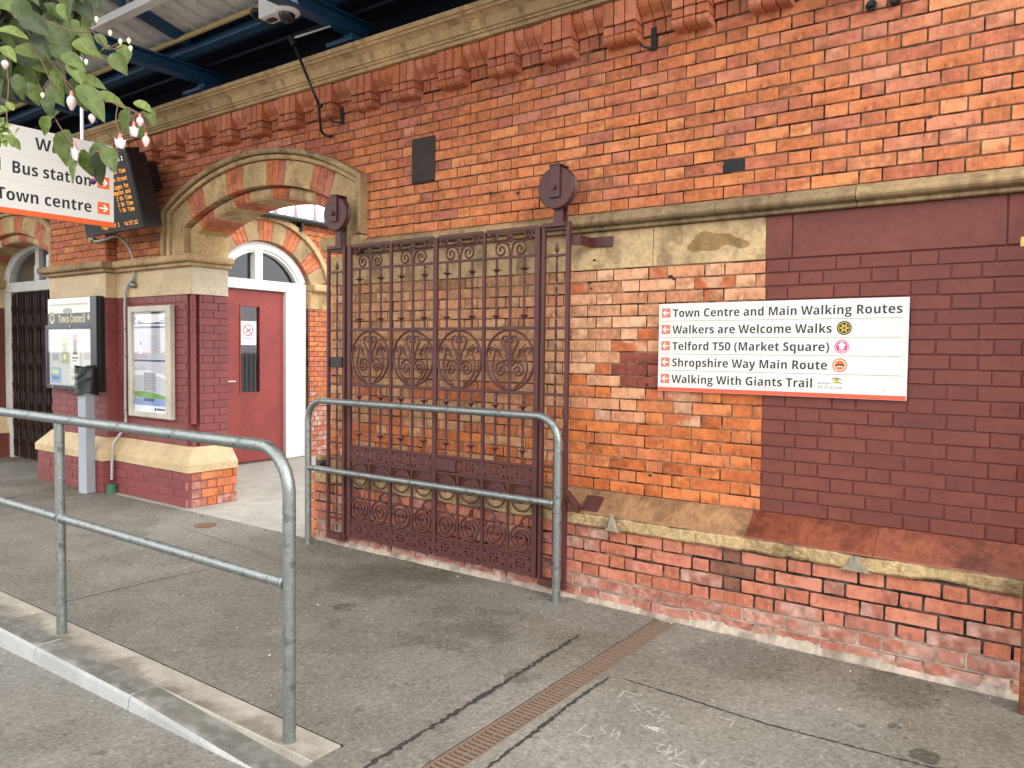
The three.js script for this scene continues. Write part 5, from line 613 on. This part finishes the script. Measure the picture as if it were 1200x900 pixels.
{ // cream poster case
  const t = thing('poster_case', 'tall cream framed poster case on the maroon painted pier', 'poster case', [-7.337, 1.353, 0.004]);
  const fm = std({ color: lin(0.70, 0.66, 0.52), map: tPaint, roughness: 0.4 }), w = 0.39, h = 0.552;
  part('frame', extr([[-w, -h], [w, -h], [w, h], [-w, h]], 0, 0.055, 0.006, [[[-w + 0.06, -h + 0.05], [-w + 0.06, h - 0.06], [w - 0.09, h - 0.06], [w - 0.09, -h + 0.05]]]), fm, t);
  const tx = ctex(640, 1000, (c, W, H) => { const r = rng(9); c.fillStyle = '#d7d6da'; c.fillRect(0, 0, W, H); c.fillStyle = '#26304f'; c.fillRect(0, 0, W, 120); c.fillStyle = '#f1f1ee'; c.beginPath(); c.ellipse(310, 20, 290, 90, 0, 0, Math.PI); c.fill(); c.fillStyle = '#e9e9ec'; c.beginPath(); c.arc(50, 86, 26, 0, 7); c.fill(); c.fillRect(400, 70, 200, 10); c.fillRect(440, 92, 160, 10);
    c.fillStyle = '#33405f'; c.fillRect(0, 140, W, 22); c.fillStyle = '#c4c3c8'; c.fillRect(0, 166, W, 300); c.strokeStyle = '#8c8c96'; c.lineWidth = 3; for (let k = 0; k < 26; k++) { c.beginPath(); c.moveTo(r() * W, 170 + r() * 280); c.lineTo(r() * W, 170 + r() * 280); c.stroke(); } c.fillStyle = '#f4f2ee'; c.fillRect(100, 330, 46, 110); c.fillStyle = '#34323c'; c.fillRect(118, 290, 22, 46); c.fillStyle = '#d6b87a'; c.fillRect(330, 380, 90, 16); c.fillStyle = '#b9a6bd'; c.fillRect(0, 420, 250, 40);
    c.fillStyle = '#3b4668'; c.fillRect(0, 474, W, 20); c.fillStyle = '#c9c9ce'; c.fillRect(0, 500, W, 300); c.fillStyle = '#efefee'; c.beginPath(); c.moveTo(0, 590); c.quadraticCurveTo(300, 560, W, 640); c.lineTo(W, 670); c.quadraticCurveTo(300, 600, 0, 640); c.fill(); c.fillStyle = '#a9abb0'; c.fillRect(190, 600, 220, 190); c.fillStyle = '#8f9298'; for (let k = 0; k < 6; k++) c.fillRect(200, 620 + k * 28, 200, 8);
    c.fillStyle = '#77a452'; c.beginPath(); c.moveTo(0, 800); c.quadraticCurveTo(320, 780, W, 840); c.lineTo(W, 880); c.lineTo(0, 850); c.fill(); c.fillStyle = '#8aa0cf'; c.fillRect(0, 862, W, 70); c.fillStyle = '#2c3f7a'; c.fillRect(180, 862, 190, 30); c.fillStyle = '#eceef2'; c.fillRect(0, 935, W, 65); c.fillStyle = '#2b3560'; c.beginPath(); c.arc(400, 966, 16, 0, 7); c.fill(); c.fillRect(425, 956, 150, 18); });
  part('poster', new THREE.PlaneGeometry(2 * w - 0.15, 2 * h - 0.11).translate(-0.015, -0.005, 0.02), std({ map: tx, roughness: 0.5 }), t); part('glazing', box(-w + 0.061, w - 0.091, -h + 0.051, h - 0.061, 0.036, 0.039), M.glass, t);
}
{ // grey post with a black bag over its head
  const t = thing('covered_post', 'pale grey square post with its head wrapped in a black bag', 'post', [-8.09, 0, 0.30]); t.rotation.y = 0.25;
  part('post', rbox(-0.055, 0.055, 0, 1.08, -0.055, 0.055, 0.006), std({ color: lin(0.35, 0.38, 0.42), roughness: 0.5 }), t);
  const g = new THREE.CylinderGeometry(0.115, 0.12, 0.27, 20, 12), p = g.attributes.position, r = rng(3); for (let i = 0; i < p.count; i++) { const a = Math.atan2(p.getZ(i), p.getX(i)), y = p.getY(i), k = 1 + 0.04 * Math.sin(5 * a + y * 9) + 0.14 * (fbm((a + 4) * 0.3, y * 3 + 0.5, 16, 3, 5) - 0.5) * 2; p.setX(i, p.getX(i) * k); p.setZ(i, p.getZ(i) * k * 0.8); p.setY(i, y + 0.02 * Math.sin(3 * a)); } g.computeVertexNormals(); part('bag', g.translate(0, 1.155, 0), std({ color: lin(0.012, 0.012, 0.013), roughness: 0.35 }), t);
}
{ // conduits on the pier
  const t = thing('wall_conduit', 'thin grey conduit pipe running down the maroon pier beside the poster case', 'conduit'), z = 0.035;
  const P = (u, v, zz = z) => WZ(u, v, zz); part('pipe', tubeG([P(157, 318), P(156, 326), P(150, 334), P(147, 344), P(147, 400), P(147, 470), P(146.5, 500, 0.04), P(140, 510, 0.09), P(133, 520, 0.15), P(131.5, 535, 0.16), P(131, 562, 0.16)], 0.014, 90, 8), M.pipe, t);
  part('junction', buv(new THREE.SphereGeometry(0.035, 12, 8).translate(...P(156, 334))), M.galv, t); part('boot', buv(cyl([P(131, 570, 0.16)[0], 0.0, 0.16], [P(131, 570, 0.16)[0], 0.10, 0.16], 0.055, 12, 0.045)), std({ color: lin(0.03, 0.12, 0.06), roughness: 0.6 }), t); for (const v of [385, 418, 480]) part('clip', buv(new THREE.TorusGeometry(0.018, 0.006, 6, 12).rotateX(Math.PI / 2).translate(...P(147, v))), M.galv, t);
  const s = thing('display_conduit', 'thin white curved conduit below the departures display', 'conduit'); part('pipe', tubeG([P(109, 262, 0.16), P(109, 276, 0.16), P(110, 282, 0.16), P(122, 281, 0.16), P(138, 277, 0.14), P(147, 285, 0.10), P(154, 297, 0.06), P(157, 312, 0.04)], 0.013, 60, 8), M.pipe, s); part('tee_box', buv(new THREE.SphereGeometry(0.035, 10, 8).translate(...P(109, 281, 0.16))), M.galv, s);
}
{ // timber post and rail at the right end
  const wd = std({ color: lin(0.22, 0.11, 0.045), map: tRust, roughness: 0.8 }), t = thing('timber_frame', 'brown timber post with a pale yellow rail standing at the foot of the painted wall', 'frame', [-0.115, 0, 0.25]);
  part('post', rbox(0, 0.09, -0.02, 2.3, -0.04, 0.04, 0.006), wd, t); part('post', rbox(1.0, 1.09, -0.02, 2.3, -0.04, 0.04, 0.006), wd, t); part('rail', rbox(-0.055, 1.14, 1.945, 1.985, 0.041, 0.075, 0.004), std({ color: lin(0.55, 0.36, 0.10), roughness: 0.6 }), t);
  for (const [u, v, l] of [[1022, 8, 'small round black ring stud high on the brick wall'], [1050, 1, 'short black pipe stub poking from the brick wall beside a ring stud']]) { const s = thing('wall_stud', l, 'stud', WZ(u, v, 0)); part('stem', buv(cyl([0, 0, -0.01], [0, 0, 0.05], u > 1030 ? 0.025 : 0.012, 10)), M.blackMat, s); part('collar', buv(new THREE.TorusGeometry(0.02, 0.007, 6, 14).translate(0, 0, 0.02)), M.blackMat, s); }
}
// ---------------------------------------------------------------- hanging basket of fuchsia, close to the camera
{
  const t = thing('hanging_fuchsia', 'hanging basket of fuchsia with white and purple flowers trailing in front of the sign', 'plant');
  const tLeaf = dtex(256, (u, v) => { // midrib, side veins and mottling; v = 0 is the midrib
    const w = v > 0.5 ? 1 - v : v, rib = sstep(0.012, 0.004, w), ph = (u * 9 - w * 11) % 1, vein = sstep(0.10, 0.02, Math.abs(((ph + 1) % 1) - 0.5)) * sstep(0.0, 0.02, w), m = fbm(u, v, 9, 4, 161), L = 0.84 + 0.22 * (m - 0.5) + 0.12 * rib + 0.07 * vein - 0.18 * sstep(0.66, 0.74, fbm(u, v, 14, 3, 163)); return [L + 0.03 * rib, L, L - 0.02]; });
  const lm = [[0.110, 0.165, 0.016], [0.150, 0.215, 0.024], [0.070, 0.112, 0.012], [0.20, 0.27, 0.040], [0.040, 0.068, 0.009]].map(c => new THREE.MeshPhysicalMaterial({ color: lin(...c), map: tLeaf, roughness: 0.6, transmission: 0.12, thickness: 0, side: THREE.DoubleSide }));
  const leafGeo = (seed, wd) => { const r = rng(seed), N = 6, V = [], row = []; for (let i = 0; i <= N; i++) { const s = i / N, hw = wd * Math.pow(Math.sin(Math.PI * Math.pow(s * 0.97 + 0.02, 0.78)), 0.9) * (1 - 0.12 * s), dz = -0.22 * s * s + 0.05 * r(); row.push([[s, -hw, dz + hw * 0.32], [s, -hw * 0.5, dz + hw * 0.07], [s, 0, dz], [s, hw * 0.5, dz + hw * 0.09], [s, hw, dz + hw * 0.34]]); } for (let i = 0; i < N; i++) for (let k = 0; k < 4; k++) { const A = row[i][k], B = row[i][k + 1], C = row[i + 1][k], D = row[i + 1][k + 1]; V.push(...A, ...C, ...B, ...B, ...C, ...D); } const g = new THREE.BufferGeometry(); g.setAttribute('position', new THREE.Float32BufferAttribute(V, 3)); const q = mergeVertices(g, 1e-5); q.computeVertexNormals(); return buv(q); };
  const LG = [0, 1, 2, 3, 4, 5].map(k => leafGeo(500 + k, 0.30 + 0.03 * (k % 4))), rl = rng(91);
  const right = new THREE.Vector3(1, 0, 0).applyQuaternion(camera.quaternion), upv = new THREE.Vector3(0, 1, 0).applyQuaternion(camera.quaternion), back = new THREE.Vector3(0, 0, 1).applyQuaternion(camera.quaternion), D0 = 1.75;
  const leaf = (u, v, len, deg, mi, dd = 0, tilt = 0.5) => { const a = -deg * Math.PI / 180, dir = right.clone().multiplyScalar(Math.cos(a)).addScaledVector(upv, Math.sin(a)).addScaledVector(back, (rl() - 0.5) * tilt).normalize(), L = len * (D0 + dd) / F / Math.hypot(1, 0), nrm = back.clone().addScaledVector(upv, 0.5 + 0.5 * rl()).addScaledVector(right, (rl() - 0.5) * 0.9).normalize(), y = nrm.clone().cross(dir).normalize(), z = dir.clone().cross(y).normalize();
    const o = part('leaf', LG[Math.floor(rl() * 6)], lm[mi ?? Math.floor(rl() * 5)], t); const c = pix(u - len / 2 * Math.cos(deg * Math.PI / 180), v - len / 2 * Math.sin(deg * Math.PI / 180), D0 + dd); o.matrixAutoUpdate = true; o.position.copy(c); o.quaternion.setFromRotationMatrix(new THREE.Matrix4().makeBasis(dir, y, z)); o.scale.setScalar(L * 1.1); return c; };
  const st = std({ color: lin(0.16, 0.075, 0.045), roughness: 0.6 }), gst = std({ color: lin(0.14, 0.22, 0.06), roughness: 0.6 });
  const stem = (pts, r = 0.0014, m = st) => part('stem', tubeG(pts.map(([u, v, d]) => pix(u, v, D0 + (d ?? 0)).toArray()), r, 24, 5), m, t);
  // leaves that can be told apart in the photograph: pixel, length, direction (degrees, clockwise from right), tone
  const LV = [[13, 37, 30, 5, 3], [33, 61, 30, 15, 1], [52, 80, 27, 8, 1], [62, 42, 46, 40, 2], [99, 55, 30, 20, 1], [127, 115, 32, 14, 1], [107, 118, 44, 48, 0], [92, 108, 36, 70, 2], [105, 96, 30, 10, 1], [118, 47, 19, 48, 0], [146, 63, 22, 75, 1], [138, 73, 25, 52, 0], [121, 57, 18, 170, 3], [53, 146, 22, 118, 1], [62, 136, 18, 150, 0], [77, 171, 38, 95, 0], [66, 172, 16, 135, 4], [88, 194, 32, 118, 1], [101, 190, 30, 82, 0], [116, 196, 34, 92, 4], [130, 186, 29, 70, 0], [111, 176, 24, 150, 2], [119, 174, 22, 30, 2], [148, 140, 27, 105, 0], [167, 124, 22, 20, 3], [175, 135, 20, 60, 0], [166, 156, 18, 85, 1], [57, 121, 26, 85, 2], [67, 110, 26, 60, 0], [7, 6, 32, 25, 0], [28, 14, 34, 70, 2], [82, 7, 36, 120, 2], [75, 14, 22, 60, 1], [113, 3, 18, 75, 4], [40, 28, 34, 30, 4], [86, 72, 30, 30, 0], [74, 66, 34, 25, 2], [90, 84, 26, 60, 1], [70, 92, 28, 75, 1], [22, 100, 26, 80, 2], [38, 108, 24, 70, 0], [10, 62, 22, 40, 3], [48, 52, 30, 55, 4], [98, 40, 24, 35, 0], [108, 62, 22, 12, 3]];
  for (const [u, v, l, d, m] of LV) leaf(u, v, l, d, m, (rl() - 0.5) * 0.08, 0.35);
  for (let k = 0; k < 230; k++) { const u = -60 + 158 * Math.pow(rl(), 0.85), v = -70 + rl() * 195 * (1 - Math.max(0, u) / 210), l = 20 + 16 * rl(); if (u > 66 && v > 78) continue; leaf(u, v, l, 20 + 120 * rl(), [0, 1, 2, 4, 4][Math.floor(rl() * 5)], 0.05 + 0.28 * rl(), 0.8); }
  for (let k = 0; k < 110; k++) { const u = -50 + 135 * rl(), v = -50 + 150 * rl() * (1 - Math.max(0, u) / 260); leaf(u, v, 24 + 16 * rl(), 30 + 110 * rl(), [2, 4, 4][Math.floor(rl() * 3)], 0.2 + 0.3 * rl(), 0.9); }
  for (let k = 0; k < 16; k++) leaf(-6 + 26 * rl(), 122 + 50 * rl(), 9 + 6 * rl(), 360 * rl(), 3, -0.1, 0.9); // variegated trailing ivy
  for (const s of [[[20, 20, 0.1], [45, 55, 0.05], [70, 85], [90, 108], [112, 120]], [[30, 10, 0.1], [65, 30], [92, 38], [110, 38], [128, 58], [145, 54]], [[60, 75, 0.05], [72, 88], [82, 108], [84, 112]], [[40, 85, 0.1], [55, 120], [64, 138], [78, 160], [88, 172], [108, 182], [128, 180]], [[88, 112], [115, 118], [140, 122], [158, 132], [168, 140]], [[10, 0, 0.1], [25, 40, 0.05], [48, 70], [60, 100], [62, 125]], [[100, 38], [108, 30], [113, 24]], [[128, 57], [140, 50], [152, 48]], [[95, 60], [99, 66], [101, 72]], [[5, 60, 0.1], [10, 100], [8, 140], [12, 165]], [[138, 122], [136, 140], [141, 158]], [[152, 128], [157, 142], [158, 146]], [[108, 182], [109, 196], [109, 204]], [[150, 126], [163, 134], [170, 152], [171, 158]]]) stem(s, 0.0015);
  // flowers and buds
  const wh = new THREE.MeshPhysicalMaterial({ color: lin(0.72, 0.57, 0.57), roughness: 0.7, transmission: 0.15, thickness: 0 }), red = std({ color: lin(0.50, 0.17, 0.14), roughness: 0.5 }), pu = std({ color: lin(0.055, 0.010, 0.075), roughness: 0.5 }), px = D0 / F;
  const bud = (u, v, w0, h0, cap = true, m = wh) => { const w = w0 * 0.88, h = h0 * 0.88; const p = pix(u, v, D0 - 0.03), g = grp('bud', t); g.position.copy(p); part('petals', buv(new THREE.LatheGeometry([[0, -0.5], [0.18, -0.42], [0.42, -0.12], [0.5, 0.1], [0.42, 0.32], [0.2, 0.47], [0, 0.5]].map(q => new THREE.Vector2(q[0] * w * px, q[1] * h * px)), 14)), m, g); if (cap) part('calyx', buv(new THREE.CylinderGeometry(0.16 * w * px, 0.24 * w * px, 0.36 * h * px, 8).translate(0, 0.6 * h * px, 0)), red, g); };
  const bloom = (u, v, w0, h0) => { const w = w0 * 0.88, h = h0 * 0.88; const p = pix(u, v, D0 - 0.03), g = grp('flower', t); g.position.copy(p); part('calyx', buv(new THREE.CylinderGeometry(0.11 * w * px, 0.2 * w * px, 0.5 * h * px, 8).translate(0, 0.65 * h * px, 0)), red, g); for (let k = 0; k < 4; k++) { const pe = part('petal', buv(new THREE.SphereGeometry(0.5, 10, 8).scale(0.62 * w * px, 0.95 * h * px, 0.16 * w * px)), wh, g), a = k * Math.PI / 2 + 0.4; pe.position.set(0.26 * w * px * Math.cos(a), 0, 0.26 * w * px * Math.sin(a)); pe.rotation.set(0.25 * Math.sin(a), -a + Math.PI / 2, 0); } part('corolla', buv(new THREE.SphereGeometry(0.5, 10, 8).scale(0.5 * w * px, 0.62 * h * px, 0.5 * w * px).translate(0, -0.22 * h * px, 0)), pu, g); };
  bud(84, 121, 12, 20); bud(108, 139, 9, 13, false); bud(164, 143, 9, 13); bud(171, 166, 9, 15); bud(6, 76, 9, 12, false); bloom(141, 169, 18, 15); bloom(157, 155, 14, 15); bloom(88, 181, 11, 19); bud(109, 213, 9, 8, true, pu);
  for (const [u, v] of [[113, 23], [129, 39], [141, 49], [151, 48], [153, 57], [101, 73], [50, 112]]) bud(u, v, 5, 8, false, std({ color: lin(0.72, 0.72, 0.48), roughness: 0.5 }));
  // the basket itself hangs just outside the picture
  const bp = pix(-75, -45, D0 + 0.15), b = part('basket', buv(new THREE.SphereGeometry(0.17, 20, 10, 0, Math.PI * 2, Math.PI / 2, Math.PI / 2)), std({ color: lin(0.05, 0.035, 0.02), roughness: 1 }), t); b.position.copy(bp); const so = part('soil', new THREE.CylinderGeometry(0.165, 0.165, 0.02, 20), std({ color: lin(0.03, 0.02, 0.014), roughness: 1 }), t); so.position.copy(bp);
  for (let k = 0; k < 3; k++) part('chain', cyl([bp.x + 0.165 * Math.cos(k * 2.094), bp.y, bp.z + 0.165 * Math.sin(k * 2.094)], [bp.x, bp.y + 0.5, bp.z], 0.002, 5), M.black, t); part('hanger', cyl([bp.x, bp.y + 0.5, bp.z], [bp.x, 4.62, bp.z], 0.004, 6), M.black, t);
}
{ // scattered grit and litter on the footway
  const n = 170, m = new THREE.InstancedMesh(new THREE.IcosahedronGeometry(1, 0), std({ roughness: 0.9 }), n), r = rng(808), o = new THREE.Object3D(), c = new THREE.Color(); m.name = 'litter'; m.userData = { kind: 'stuff', label: 'scattered grit, dead leaf scraps and bits of litter on the footway', category: 'litter' };
  for (let i = 0; i < n; i++) { const nearWall = r() < 0.55, x = -6.4 + 6.6 * r(), z = nearWall ? 0.17 + 0.25 * r() * r() : 0.3 + 1.8 * r(), s = 0.002 + 0.007 * r() * r(); o.position.set(x, 0.001 + s * 0.3, z); o.rotation.set(r() * 3, r() * 6, r() * 3); o.scale.set(s * (0.7 + 1.6 * r()), s * 0.35, s); o.updateMatrix(); m.setMatrixAt(i, o.matrix); const k = r(); m.setColorAt(i, k < 0.45 ? c.setRGB(0.42, 0.40, 0.36) : k < 0.75 ? c.setRGB(0.07, 0.05, 0.035) : c.setRGB(0.20, 0.12, 0.05)); }
  m.castShadow = m.receiveShadow = true; scene.add(m);
}
renderer.render(scene, camera);
